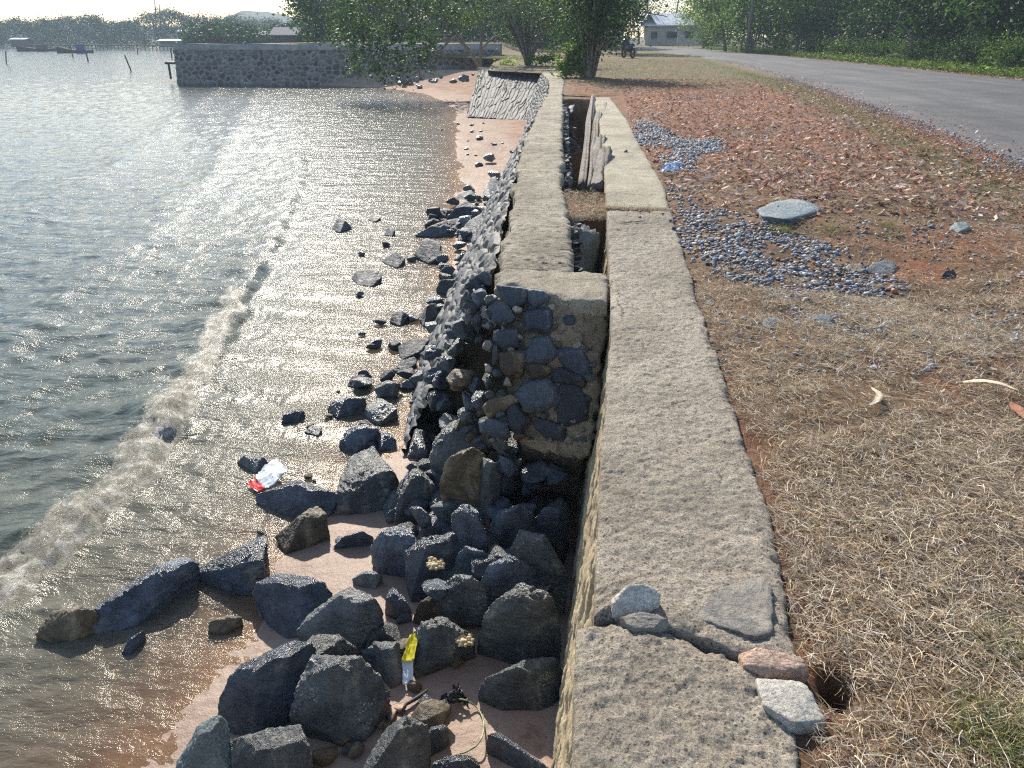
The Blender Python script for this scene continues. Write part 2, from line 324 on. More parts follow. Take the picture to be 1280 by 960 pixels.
def Zs(x, y):                           # height of the sand and sea bed
    x = np.asarray(x, float); y = np.asarray(y, float)
    d = x - XS(y)
    z = np.where(d > 0, WATER + .075 * d, WATER + .10 * d)
    z = np.minimum(z, np.interp(y, [0, 8, 20, 35, 50, 70], [-1.60, -1.60, -1.55, -1.5, -1.0, -.6]))
    z = np.maximum(z, -4.5)
    near = sstep(60, 20, y)
    return z + near * (.03 * fbm(x * .9, y * .9, o=3, s=5) + .008 * fbm(x * 5, y * 5, o=3, s=8)) + .10 * sstep(-1.5, -.2, x) * sstep(5, 3, y) * 0
ROADN = ([-20, 0, 6, 10.85, 17.7, 31, 56, 75, 96, 115, 140], [3.7, 4.3, 4.9, 5.35, 6.1, 6.85, 7.15, 6.6, 4.9, 0, -14])
ROADF = ([-20, 0, 34, 51, 80, 100, 120, 138, 155, 165], [13, 14.2, 16.2, 15.7, 14.4, 13, 10, 5.8, -3, -14])
GL = lambda y: np.interp(y, [-20, 0, 1.4, 2.5, 4.6, 9.4, 11.5, 13, 17, 21, 24.0, 24.6, 27, 32, 39, 42, 48, 55, 62, 64, 400], [.5, .5, .52, .6, .6, .62, .55, .47, .35, .1, -.1, -1.35, -1.6, -1.75, -2.9, -6.3, -7.0, -7.8, -8.3, -34, -36])
def nearroad(x, y): return np.interp(y, *ROADN) - x
def Zg(x, y):                           # height of the verge
    x = np.asarray(x, float); y = np.asarray(y, float)
    dw = x - GL(y)
    z = -.035 + .05 * sstep(0, .5, dw) + .05 * fbm(x * .8, y * .8, o=3, s=21) * sstep(.05, 1.0, dw) + .016 * fbm(x * 4.5, y * 4.5, o=3, s=23) * sstep(.0, .4, dw)
    z = z + .10 * np.exp(-(((x - 2.6) / .9) ** 2 + ((y - 8.2) / 1.1) ** 2)) - .07 * np.exp(-(((x - 2.0) / .8) ** 2 + ((y - 5.6) / 1.0) ** 2))
    k = sstep(.9, 0., nearroad(x, y)); z = z * (1 - k) + k * -.012
    z = z - .14 * np.exp(-(((x - .70) / .035) ** 2 + ((y - 1.66) / .05) ** 2))
    return z + sstep(60, 68, y) * sstep(-9, -13, x) * .9
# ---------------------------------------------------------------- ground, sand, road, water, hills
def spaced(a, b, s0, k, c=0):
    out = [a]
    while out[-1] < b: out.append(out[-1] + max(s0, k * abs(out[-1] - c)))
    return np.array(out)
ys = spaced(-3, 900, .025, .012); us = np.concatenate([spaced(0, 1.5, .022, 0), spaced(1.53, 6, .035, 0), spaced(6.06, 700, .07, .05, 5)])
Y, U = np.meshgrid(ys, us, indexing='ij'); X = GL(Y) + U; Z = Zg(X, Y)
nr = fbm(X * 1.3, Y * .9, o=4, s=31)
red = sstep(9, 13, Y) * sstep(36, 24, Y) * sstep(-.25, .15, nr) + sstep(.0, .25, fbm(X * 1.7, Y * 1.7, o=4, s=33)) * sstep(9, 7, Y) * .85 * sstep(.9, 1.5, X - .1 * Y) + .55 * np.exp(-((X - SLR(Y) - .05) / .07) ** 2) * sstep(5, 3, Y)
red += np.exp(-((nearroad(X, Y) / .3) ** 2)) * sstep(-.3, .3, fbm(X * 2, Y * 2, o=4, s=37)) + np.exp(-(((X - 2.9) / .7) ** 2 + ((Y - 6.6) / .45) ** 2)) * .9
green = sstep(24, 40, Y) * .75 * sstep(.3, -.1, nr) + sstep(70, 64, Y) * 0 + sstep(150, 90, Y) * sstep(-1, -4, nearroad(X, Y) + 8.5) * .9 + np.exp(-(((nearroad(X, Y) - .8) / .45) ** 2)) * sstep(7, 10, Y) * .8
mesh('ground', np.stack([X, Y, Z], -1), gridF(len(ys), len(us)), M['soil'], attr={'red': np.clip(red, 0, 1), 'green': np.clip(green, 0, 1)})['kind'] = 'structure'
ys = spaced(-1, 120, .05, .009); xs = -spaced(-.3, 60, .04, .011)
Y, X = np.meshgrid(ys, xs, indexing='ij'); Z = Zs(X, Y)
tide = .05 * fbm(X * 1.1, Y * 1.1, o=3, s=40)
wet = np.clip(sstep(-1.585, -1.70, Z + tide), 0, 1) * sstep(60, 40, Y) + .1
mesh('sand_beach', np.stack([X, Y, Z], -1), gridF(len(ys), len(xs))[:, [0, 3, 2, 1]].copy(), M['sand'], attr={'wet': np.clip(wet, 0, 1)})['kind'] = 'structure'
rn = np.concatenate([np.arange(-18, 4, .7), np.arange(4, 40, .12), np.arange(40, 110, .7), np.arange(110, 139, 1.)]); kk = np.linspace(0, 1, 24)
fr = np.interp(rn, [-20, 100, 115, 140], [0, 1, 1, 1]) * 0
yf = rn * np.interp(rn, [-20, 60, 96, 139], [1, 1, 1.15, 1.18])
A = np.stack([np.interp(rn, *ROADN), rn], -1); B = np.stack([np.interp(yf, *ROADF), yf], -1)
P = A[:, None] * (1 - kk)[None, :, None] + B[:, None] * kk[None, :, None]
wob = .28 * fbm(P[..., 1] * .9, P[..., 0] * 0 + 3, o=5, s=51, g=.65) * ((kk < .01) | (kk > .99))[None]; P[..., 0] += wob
Zr = .012 + .09 * np.sin(np.pi * kk)[None] + .01 * fbm(P[..., 0] * .4, P[..., 1] * .4, s=52); Zr[:, 0] = -.05; Zr[:, -1] = -.06
mesh('road', np.concatenate([P, Zr[..., None]], -1), gridF(len(rn), len(kk)), M['asphalt'])['kind'] = 'structure'
# water
def breaker(x, y):                      # distance to the breaking wave's crest line, sea side negative
    cx = np.interp(y, [-2, 2.6, 3.9, 5.0, 6.7, 9, 13.9, 20, 30, 60], [-4.3, -3.95, -3.85, -3.85, -4.15, -4.7, -6.1, -8.0, -12, -24])
    return x - cx - .30 * fbm(y * .9, y * 0, o=4, s=61) - .07 * fbm(y * 5, y * 0, o=3, s=62)
ys = spaced(-1, 2400, .026, .0095); xs = -spaced(1.6, 2400, .026, .0075)
Y, X = np.meshgrid(ys, xs, indexing='ij')
dst = np.hypot(X, Y); fade = sstep(140, 25, dst); d = breaker(X, Y)
amp = np.interp(Y, [0, 3.4, 4.5, 8, 14, 25, 40], [.0, .08, .15, .15, .08, .02, 0]) * (.8 + .9 * fbm(Y * 1.6, X * .5, o=3, s=160))
face = np.where(d < 0, np.exp(-(d / .55) ** 2), np.exp(-(d / .14) ** 2))
Z = WATER + amp * face
d2 = d + 2.6 + .3 * fbm(Y * .5, X * .3, o=2, s=63); Z += .045 * np.exp(-(d2 / .45) ** 2) * fade
d3 = d + 5.6 + .5 * fbm(Y * .4, X * .3, o=2, s=64); Z += .05 * np.exp(-(d3 / .6) ** 2) * fade
shal = sstep(.25, .02, WATER - Zs(X, Y))
rip = (1 - np.abs(fbm(X * 1.5 + .5 * Y, Y * 3.2 - .6 * X, o=3, s=65))) ** 2 - .6
rip2 = fbm(X * 5 + 2 * Y, Y * 9 - 2 * X, o=3, s=66)
rip3 = 1 - 2 * np.abs(fbm(X * 9 + 3 * Y + .6 * rip2, Y * 13 - 4 * X, o=3, s=165)); nearw = sstep(30, 8, Y)
Z += fade * (1 - .75 * shal) * (.042 * rip + .017 * rip2) * sstep(2.2, -.5, d + .3 * shal) + .008 * rip2 * fade + nearw * (.0075 * rip3 + .005 * fbm(X * 26, Y * 34, o=2, s=166))
churn = np.exp(-((d + .06) / .25) ** 2) * sstep(14, 8, Y) * sstep(2.9, 4.0, Y)
Z += churn * (.035 * fbm(X * 12, Y * 12, o=5, s=67, g=.62) + .02 * np.abs(fbm(X * 26, Y * 26, o=3, s=68)) - .02)
foam = np.clip(churn * 1.5 * (.8 + .45 * fbm(X * 5, Y * 5, o=4, s=69)), 0, 1) + .8 * np.exp(-((d - .10 - .08 * fbm(X * 6, Y * 6, o=2, s=170)) / .09) ** 2) * sstep(2.9, 3.8, Y) * sstep(8, 5, Y)
foam += .6 * sstep(.28, .5, fbm(X * 2.2, Y * 2.2, o=5, s=70)) * np.exp(-((d - .5) / 1.6) ** 2) * sstep(16, 8, Y)
depth = np.clip(Z - Zs(X, Y), 0, 3)
mesh('sea_water', np.stack([X, Y, Z], -1), gridF(len(ys), len(xs))[:, [0, 3, 2, 1]].copy(), None, attr={'foam': np.clip(foam, 0, 1), 'depth': depth})
m, t, o = newmat('sea_water'); co = obco(t)
dp = attrf(t, 'depth').outputs['Fac']; fo = attrf(t, 'foam').outputs['Fac']
murk = ramp(t, dp, [(.0, 0.), (.03, .35), (.14, .85), (.5, 1.)]).outputs[0]
wc = ramp(t, dp, [(0., (.24, .185, .13)), (.10, (.15, .14, .10)), (.35, (.07, .085, .062)), (1., (.05, .075, .06))]).outputs[0]
mp = N(t, 'ShaderNodeMapping'); mp.inputs['Rotation'].default_value = (0, 0, R(-14)); mp.inputs['Scale'].default_value = (.45, 1.15, 1); t.links.new(co, mp.inputs[0])
h1 = noise(t, 2.2, 8, .62, mp.outputs[0], .5).outputs[0]; h2 = noise(t, 14, 6, .6, mp.outputs[0], .6).outputs[0]; h3 = noise(t, .5, 5, .55, mp.outputs[0], .3).outputs[0]
nb = bump(t, h3, .5, .16); nb = bump(t, h1, .6, .09, nb); nb = bump(t, h2, .5, .014, nb)
df = N(t, 'ShaderNodeBsdfDiffuse'); t.links.new(wc, df.inputs[0]); t.links.new(nb, df.inputs['Normal'])
tp = N(t, 'ShaderNodeBsdfTransparent'); tp.inputs[0].default_value = (.86, .76, .64, 1)
mx = N(t, 'ShaderNodeMixShader'); t.links.new(murk, mx.inputs[0]); t.links.new(tp.outputs[0], mx.inputs[1]); t.links.new(df.outputs[0], mx.inputs[2])
gl = N(t, 'ShaderNodeBsdfGlossy'); gl.inputs['Roughness'].default_value = .08; gl.inputs[0].default_value = (1, .975, .95, 1); t.links.new(nb, gl.inputs['Normal'])
fr = N(t, 'ShaderNodeFresnel'); fr.inputs[0].default_value = 1.45; t.links.new(nb, fr.inputs['Normal'])
m2 = N(t, 'ShaderNodeMixShader'); t.links.new(math_(t, 'MULTIPLY', fr.outputs[0], ramp(t, dp, [(0., .38), (.06, .62), (.3, .9), (.8, 1.)]).outputs[0]), m2.inputs[0]); t.links.new(mx.outputs[0], m2.inputs[1]); t.links.new(gl.outputs[0], m2.inputs[2])
fn = noise(t, 42, 8, .82, co, 1.2).outputs[0]
ff = math_(t, 'ADD', fo, math_(t, 'MULTIPLY_ADD', fn, 2.6, -1.5)); ff = ramp(t, ff, [(.52, 0.), (.62, .95)]).outputs[0]; ff = math_(t, 'MULTIPLY', ff, ramp(t, fo, [(.02, 0.), (.15, 1.)]).outputs[0])
fd = pbsdf(t, None, ramp(t, noise(t, 9, 5, .7, co).outputs[0], [(.36, (.17, .15, .10)), (.5, (.34, .31, .23)), (.64, (.8, .78, .7))]).outputs[0], .5, bump(t, fn, 1., .04))
m3 = N(t, 'ShaderNodeMixShader'); t.links.new(ff, m3.inputs[0]); t.links.new(m2.outputs[0], m3.inputs[1]); t.links.new(fd.outputs[0], m3.inputs[2])
t.links.new(m3.outputs[0], o.inputs[0]); m.node_tree.nodes.active = o
wo = bpy.data.objects['sea_water']; wo.data.materials.append(m); wo['kind'] = 'structure'
# hills far off and the low ground under the far shore
def ridge(name, px0, px1, prof, dist, back, hsc=1.):
    n = 120; pxs = np.linspace(px0, px1, n); V = []
    for k, (dd, hk) in enumerate(((0, 0), (.25, .55), (.5, 1.), (.8, .6), (1, 0))):
        for i, p in enumerate(pxs):
            q = pixd(p, 45, dist); u = (p - px0) / (px1 - px0)
            h = np.interp(p, [a for a, b in prof], [b for a, b in prof]) + 3 * float(fbm(np.array([p * .05]), np.array([k * 1.]), s=71)[0]) * dist / 900
            s_ = (dist + back * dd) / dist
            V.append([q[0] * s_, q[1] * s_, -2.5 + max(0, h) * hk * s_ * hsc + (.0 if k else 0)])
    mesh(name, V, gridF(5, n), M['hill'])['kind'] = 'structure'
ridge('hills', -260, 700, [(-260, 14), (-100, 10), (0, 13), (40, 17), (80, 23), (120, 16), (150, 19), (200, 15), (260, 17), (310, 32), (335, 30), (380, 22), (700, 20)], 560, 180, .62)
ridge('terrain', -300, 420, [(-300, 2.2), (420, 2.6)], 262, 180)
ridge('terrain', 240, 640, [(240, .0), (260, 1.9), (640, 2.3)], 84, 150)
# ---------------------------------------------------------------- stone helper
_ico = {}
def ico(n):
    if n not in _ico:
        b = bmesh.new(); bmesh.ops.create_icosphere(b, subdivisions=n, radius=1)
        _ico[n] = (np.array([v.co[:] for v in b.verts]), np.array([[v.index for v in f.verts] for f in b.faces])); b.free()
    return _ico[n]
def hullrock(name, pts, m, parent=None, sub=5, rough=.035, seed=0, p=90, chip=5):
    pts = np.array(pts, float); lo, hi = pts.min(0), pts.max(0); sz = np.maximum(hi - lo, .01); c0 = (lo + hi) / 2
    q = (pts - c0) / sz * 2
    q = q + rng.normal(0, 1e-4, q.shape)
    b = bmesh.new(); [b.verts.new(v) for v in q]; bmesh.ops.convex_hull(b, input=b.verts)
    b.normal_update(); hv = np.array([v.co[:] for v in b.verts if v.link_faces]); ce = hv.mean(0)
    nn, dd = [], []
    for f in b.faces:
        n = np.array(f.normal[:]); x = np.array(f.verts[0].co[:])
        if np.dot(n, x - ce) < 0: n = -n
        d_ = np.dot(n, x - ce)
        if d_ > 1e-3: nn.append(n); dd.append(d_)
    b.free(); r_ = np.random.default_rng(seed + 17)
    for _ in range(chip):
        n = r_.normal(0, 1, 3); n /= np.linalg.norm(n); nn.append(n); dd.append(((hv - ce) @ n).max() * r_.uniform(.80, .96))
    nn, dd = np.array(nn), np.array(dd)
    D, F = ico(sub); k = np.clip(D @ nn.T, 0, None) / dd
    r = (k ** p).sum(1) ** (-1 / p)
    V = (D * r[:, None] + ce)
    s_ = seed * 7.31
    W_ = V * sz / sz.max()
    e = rough * (fbm(W_[:, 0] * 2.2 + s_, W_[:, 1] * 2.2, W_[:, 2] * 2.2, 5, seed, .55)) * 1.3
    lay = rough * .8 * (np.abs(fbm(W_[:, 0] * 3 + s_, W_[:, 1] * 3, W_[:, 2] * 9 + W_[:, 0] * 3, 3, seed + 3)) - .2) * 1.8
    rd = rough * 1.4 * (1 - 2 * np.abs(fbm(W_[:, 0] * 4.5 + s_, W_[:, 1] * 4.5, W_[:, 2] * 4.5, 4, seed + 9, .6)))
    V = V * (1 + (e - lay + rd))[:, None]
    V = V * sz / 2 + c0
    org = np.array([c0[0], c0[1], lo[2]])
    o_ = mesh(name, V - org, F, m, parent); o_.location = org
    return o_
def ground_pts(pts, zg, plateau=False):                # px,py,height -> 3D points plus sunken base points
    out = []
    for px, py, h in pts:
        w = pix(px, py, zg + h); out.append(w)
    c = np.mean(out, 0); out2 = list(out); hm = max(p[2] for p in pts)
    if plateau:
        for (px, py, h), w in zip(pts, out):
            if h > .55 * hm: q = w * .5 + c * .5; out2.append([q[0], q[1] - .12 * hm, w[2] - .04 * hm])
    for w in out: out2.append([w[0] * .92 + c[0] * .08, w[1] * .92 + c[1] * .08, zg - .10])
    return out2
# ---------------------------------------------------------------- slab helper: top surface with skirts
def slab(name, fx0, fx1, y0, y1, z, th, m, parent, res=.02, rough=.004, fy0=None, fy1=None, pit=.5, ztop=None, edge=.012, seed=0, jag=.014):
    ny = max(8, int((y1 - y0) / res)); nx = max(6, int(.62 / res)); v = np.linspace(0, 1, ny); u = np.linspace(0, 1, nx)
    if (y1 - y0) > 7: v = v ** 1.5
    Vv, Uu = np.meshgrid(v, u, indexing='ij'); Y = y0 + (y1 - y0) * Vv
    xa, xb = fx0(Y), fx1(Y)
    xa = xa + jag * fbm(Y * 7, Y * 0 + 1, o=4, s=seed + 80); xb = xb + jag * 1.5 * fbm(Y * 6, Y * 0 + 5, o=4, s=seed + 81)
    X = xa + (xb - xa) * Uu
    if fy0 is not None: Y = Y + (fy0(X) - y0) * (1 - sstep(0, .25, Vv))
    if fy1 is not None: Y = Y + (fy1(X) - y1) * sstep(.75, 1, Vv)
    f1, f2, _ = worley(X * 45, Y * 45, seed)
    zz = (z if ztop is None else ztop(X, Y)) + rough * (1.3 * fbm(X * 9, Y * 9, o=3, s=seed) + 1.2 * fbm(X * 40, Y * 40, o=3, s=seed + 1) + pit * (.45 - f1)) 
    de = np.minimum(np.minimum(Uu, 1 - Uu) * .6, np.minimum(Vv, 1 - Vv) * (y1 - y0))
    zz = zz - edge * np.exp(-(de / .012) ** 1) - edge * 2.2 * np.exp(-(de / .03) ** 2) * np.clip(fbm(X * 9, Y * 9, o=4, s=seed + 5) * 1.6 + .1, 0, 1)
    G = np.stack([X, Y, zz], -1)
    def ext(G, ax):
        a = G[:1].copy() if ax == 0 else G[:, :1].copy(); b = G[-1:].copy() if ax == 0 else G[:, -1:].copy()
        a[..., 2] -= th; b[..., 2] -= th
        return np.concatenate([a, G, b], ax)
    G = ext(ext(G, 1), 0)
    return mesh(name, G, gridF(G.shape[0], G.shape[1]), m, parent)
def wallface(name, fn, ny, nz, sy, sz, m, parent, depth=.03, gap=.12, seed=0, dens=1.0, pw=1.0):
    # fn(u in 0..1 along, v in 0..1 down) -> point, outward direction, metres along, metres down
    U, Vv = np.meshgrid(np.linspace(0, 1, ny) ** pw, np.linspace(0, 1, nz), indexing='ij')
    Pt, nrm, a, b = fn(U, Vv)
    wx = a / sy + .35 * fbm(a * 3, b * 3, o=2, s=seed); wy = b / sz + .35 * fbm(a * 3 + 9, b * 3, o=2, s=seed + 1)
    f1, f2, idd = worley(wx, wy, seed)
    st = sstep(gap * .5, gap * 1.4, f2 - f1)
    hgt = st * depth * (.7 + .25 * sstep(.8, .1, f1) + .8 * (idd - .5)) + abs(depth) * .5 * fbm(a * 9, b * 9, o=5, s=seed + 2, g=.6)
    G = Pt + nrm * hgt[..., None]
    return mesh(name, G, gridF(ny, nz), m, parent, attr={'st': st, 'sid': idd})
# ---------------------------------------------------------------- right retaining wall (the one the photographer stands on)
rw = empty('retaining_wall', (0, 0, 0), 'long concrete capped retaining wall beside the dry verge, cracked across its near end', 'wall')
crk = lambda x: np.interp(x, [-.2, .0, .04, .1, .2, .32, .42, .5, .56, .62, .75], [1.84, 1.84, 1.84, 1.86, 1.845, 1.80, 1.75, 1.72, 1.71, 1.66, 1.6]) + .008 * fbm(x * 30, x * 0, o=3, s=91)
slab('near_cap', lambda y: np.interp(y, [-2, 1.3, 1.85], [-.03, -.015, -.02]), lambda y: np.interp(y, [-2, 1.2, 1.45, 1.7, 1.85], [.50, .52, .56, .61, .62]), -1.5, 1.6, -.012, .16, M['slab'], rw, .0075, .009, fy1=lambda x: crk(x) - .010, seed=1, edge=.014, pit=.6)
slab('middle_cap', SLL, SLR, 1.8, 7.85, .0, .17, M['slab'], rw, .011, .008, fy0=lambda x: crk(x) + .010, seed=2, edge=.01, pit=.6)
slab('far_cap', SLL, SLR, 8.0, 23.5, .0, .17, M['slab2'], rw, .03, .004, seed=3, edge=.01)
def rf(U, V):
    y = -1.5 + 25 * U; z = -.15 - 1.75 * V; x = SLL(y) + .012 - .20 * V - .015 * sstep(2.0, 1.7, y)
    return np.stack([x, y, z], -1), np.array([-1., 0, .1]), y, V * 1.75
wallface('wall_face', rf, 1500, 120, .16, .34, M['mas_sand'], rw, -.05, .45, seed=7, pw=1.4)
for (pts, m_, nm) in [
    ([(764, 744, .015), (780, 731, .05), (804, 728, .055), (826, 741, .035), (824, 754, .01), (802, 766, 0), (766, 763, 0)], 'white', 'pale embedded stone'),
    ([(775, 772, .0), (800, 764, .015), (825, 768, .015), (838, 776, .01), (825, 785, 0), (790, 786, -.005)], 'greystone', 'greenish embedded stone'),
    ([(925, 812, .0), (945, 809, .02), (1000, 820, .025), (1012, 835, .015), (1008, 848, -.03), (960, 842, 0), (930, 832, 0)], 'pink', 'pink embedded stone'),
    ([(945, 848, .0), (1000, 850, .012), (1012, 862, .01), (1032, 900, -.01), (1028, 912, -.03), (985, 905, 0), (955, 880, 0)], 'white', 'speckled white embedded stone'),
    ([(880, 752, 0), (900, 735, .006), (945, 718, .012), (965, 730, .012), (966, 790, .008), (945, 797, .004), (905, 785, 0), (870, 772, 0)], 'greystone', 'bluish stone under the crack'),
    ]:
    w = [pix(a, b, c + .004) for a, b, c in pts]; w += [[q[0], q[1], -.09] for q in w]
    tag(hullrock('embedded_stone', w, M[m_], rw, 5, .03, seed=len(nm)), nm)
# ---------------------------------------------------------------- left sea wall, broken at its near end
lw = empty('sea_wall', (0, 0, 0), 'broken stone sea wall with sandy concrete cap, its near end collapsed into rubble', 'wall')
capL = lambda y: CAPL(y) + .10 * fbm(y * 2.2, y * 0, o=5, s=101, g=.6)
capend = lambda x: np.interp(x, [-.8, -.7, -.6, -.45, -.3, -.15, 0, .1], [5.22, 5.15, 5.2, 5.08, 4.98, 4.94, 4.92, 4.95]) + .06 * fbm(x * 6, x * 0, o=5, s=102, g=.65)
slab('cap', capL, lambda y: np.where(y < 5.62, .055, CAPR(y) + .015 * fbm(y * 6, y * 0, o=3, s=103)), 5.2, 5.61, -.0, .10, M['cap'], lw, .012, .008, fy0=capend, seed=4, edge=.02)
slab('cap', capL, lambda y: CAPR(y) + .05 * fbm(y * 4, y * 0, o=4, s=103), 5.6, 40, -.004, .16, M['cap'], lw, .03, .012, seed=5, edge=.02, jag=.02)
def lf(U, V):
    y0_ = 5.75 + .9 * np.clip(V, 0, 1) * 0 + .35 * fbm(V * 4, V * 0 + 2, o=3, s=108); y = y0_ + (39.5 - y0_) * U; nz = .10 * fbm(y * 1.1, V * 2, o=3, s=104)
    k = sstep(8, 5.6, y)
    x = CAPL(y) - .03 - V * (.95 - .1 * k) + nz * V; z = -.08 - 1.72 * V
    return np.stack([x, y + 0 * V, z], -1), np.array([-.85, 0, .5]), y, V * 1.9
wallface('seaward_face', lf, 1400, 110, .42, .16, M['mas_blue'], lw, .045, .22, seed=9, pw=1.5)
def li(U, V):
    y = 5.62 + 18.5 * U; x = CAPR(y) + .02 + .02 * V; z = -.12 - 1.5 * V
    return np.stack([x, y, z], -1), np.array([1., 0, 0.2]), y, V * 1.5
wallface('inner_face', li, 800, 60, .22, .15, M['mas_blue'], lw, .09, .15, seed=11, pw=1.5)
# broken end: mortar core, then the stones still set in it
core = [(-.70, 5.15, -.10), (-.30, 4.99, -.09), (.045, 4.95, -.09), (.045, 5.6, -.1), (-.7, 5.6, -.1), (-.60, 4.85, -.55), (.02, 4.70, -.62), (-.50, 4.55, -.92), (-.04, 4.45, -.95), (-.45, 5.4, -1.25), (-.05, 5.4, -1.3)]
hullrock('mortar_core', core, M['mortar'], lw, 6, .06, 3, p=50)
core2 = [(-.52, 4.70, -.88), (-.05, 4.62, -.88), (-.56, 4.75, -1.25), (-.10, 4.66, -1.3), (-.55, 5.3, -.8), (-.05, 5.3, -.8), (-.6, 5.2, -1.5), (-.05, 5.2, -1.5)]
hullrock('shade_toned_underside', core2, M['darkmortar'], lw, 6, .06, 5, p=20)  # underside of the broken end, its shade put into the colour
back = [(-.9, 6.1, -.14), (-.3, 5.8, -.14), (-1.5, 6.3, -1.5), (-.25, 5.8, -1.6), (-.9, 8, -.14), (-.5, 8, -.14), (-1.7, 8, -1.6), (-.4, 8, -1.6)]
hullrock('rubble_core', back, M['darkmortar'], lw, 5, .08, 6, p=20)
a0, a1 = np.array([-.3, 4.98, -.09]), np.array([-.3, 4.46, -.94])
nrmF = np.array([0, (a0 - a1)[2], -(a0 - a1)[1]]); nrmF = -nrmF / np.linalg.norm(nrmF)
if nrmF[1] > 0: nrmF = -nrmF
def onface(px, py, off=0.0):
    d = ray(px, py); c = np.array([0, 0, EYE]); t_ = np.dot(a0 + nrmF * off - c, nrmF) / np.dot(d, nrmF); return c + d * t_
def facestone(pts, m_='dryrock', out=.03, label=None, seed=0):
    w = [onface(a, b, out * .35) for a, b in pts]; c = np.mean(w, 0)
    w2 = [c + (q - c) * .72 + nrmF * out * .7 for q in w]
    w3 = [c + (q - c) * .9 - nrmF * .10 for q in w]
    o_ = hullrock('embedded_stone', w + w2 + w3, M[m_], lw, 4, .03, seed)
    return o_
FS = [ # traced on the end of the wall
 [(622, 357), (640, 358), (664, 362), (660, 375), (642, 384), (628, 376)], [(660, 362), (680, 364), (685, 374), (668, 384), (661, 376)],
 [(611, 386), (620, 377), (632, 378), (643, 396), (636, 402), (618, 403)], [(655, 392), (668, 387), (689, 388), (690, 410), (686, 416), (656, 411)],
 [(704, 397), (712, 394), (720, 398), (718, 406), (708, 407)], [(655, 448), (666, 424), (685, 421), (694, 436), (693, 446), (678, 455), (656, 452)],
 [(694, 438), (712, 436), (728, 437), (738, 454), (738, 465), (724, 471), (708, 461)], [(658, 455), (676, 454), (690, 462), (680, 473), (664, 473)],
 [(690, 464), (702, 460), (730, 472), (732, 480), (712, 481), (692, 477)], [(645, 494), (660, 478), (685, 475), (698, 490), (697, 503), (675, 514), (655, 508)],
 [(698, 488), (704, 479), (724, 482), (735, 500), (733, 522), (712, 530), (698, 527)], [(634, 510), (645, 506), (662, 526), (650, 542), (637, 535)],
 [(668, 524), (684, 525), (706, 535), (703, 550), (682, 547), (670, 535)], [(600, 527), (612, 523), (632, 528), (637, 546), (620, 545), (602, 540)],
 [(604, 508), (616, 498), (640, 494), (648, 500), (632, 512), (612, 522)], [(618, 416), (638, 412), (648, 412), (647, 432), (630, 436), (618, 430)],
 [(616, 432), (622, 430), (624, 450), (616, 456)], [(624, 442), (640, 438), (656, 445), (652, 466), (636, 470), (626, 462)]]
FS = [[(np.mean([p[0] for p in f]) + 1.12 * (a - np.mean([p[0] for p in f])), np.mean([p[1] for p in f]) + 1.12 * (b - np.mean([p[1] for p in f]))) for a, b in f] for f in FS]
for i, f in enumerate(FS):
    facestone(f, ['dryrock', 'dryrock', 'dryrock', 'basalt', 'dryrock', 'dryrock', 'basalt', 'brown', 'basalt', 'dryrock', 'paleblue', 'dryrock', 'dryrock', 'dryrock', 'brown', 'dryrock', 'basaltG', 'brown'][i] if i != 10 else 'dryrock', [.035, .055][i % 2], seed=i + 30)
r_ = np.random.default_rng(88); cen = [np.mean(f, 0) for f in FS]; k = 0; tries = 0
while k < 60 and tries < 3000:
    tries += 1; q = np.array([r_.uniform(608, 742), r_.uniform(372, 552)])
    if q[0] > 695 and q[1] < 430: continue
    if min(np.hypot(*(q - c)) for c in cen) < 13.5: continue
    cen.append(q); w_ = r_.uniform(4, 9); a_ = np.sort(r_.uniform(0, 6.28, 7)); facestone([(q[0] + w_ * math.cos(t_), q[1] + w_ * .8 * math.sin(t_)) for t_ in a_], ['dryrock', 'brown', 'greystone', 'basaltG'][k % 4], .03, seed=k + 700); k += 1
for j, (px, py, wd, y_) in enumerate([(600, 372, 15, 5.2), (590, 392, 18, 5.35), (598, 402, 16, 5.2), (578, 408, 20, 5.6), (568, 432, 20, 5.7), (583, 380, 14, 5.7), (604, 350, 16, 5.5), (608, 476, 14, 5.0), (600, 500, 16, 4.95), (575, 462, 12, 5.9), (560, 455, 18, 5.8), (552, 475, 18, 5.7)]):
    c = pixd(px, py, y_); s_ = wd / FPX * y_ * 1.2
    rr = np.random.default_rng(j + 400); pts = rr.normal(0, 1, (14, 3)); pts /= np.linalg.norm(pts, axis=1)[:, None]; pts *= np.array([.5, .7, .6]) * s_ * 1.3
    hullrock('embedded_stone', pts + c, M[['dryrock', 'basaltG', 'basalt'][j % 3]], lw, 4, .04, j)
# stones tumbled under and round the broken end: they climb from the shore to the cavity
def heap(zone, yr, n, s0, s1, lab, grp, mats, seed):
    r_ = np.random.default_rng(seed)
    for k in range(n):
        px, py = zone[0] + (zone[2] - zone[0]) * r_.random(), zone[1] + (zone[3] - zone[1]) * r_.random(); u = (py - zone[1]) / (zone[3] - zone[1])
        c = pixd(px, py, yr[0] + (yr[1] - yr[0]) * u); s_ = r_.uniform(s0, s1)
        tag(randrock('rubble_stone', c, (s_, s_ * r_.uniform(.6, 1), s_ * r_.uniform(.5, .8)), M[mats[k % len(mats)]], seed * 100 + k, 4, tilt=r_.uniform(-.6, .6)), lab, 'rock', grp)
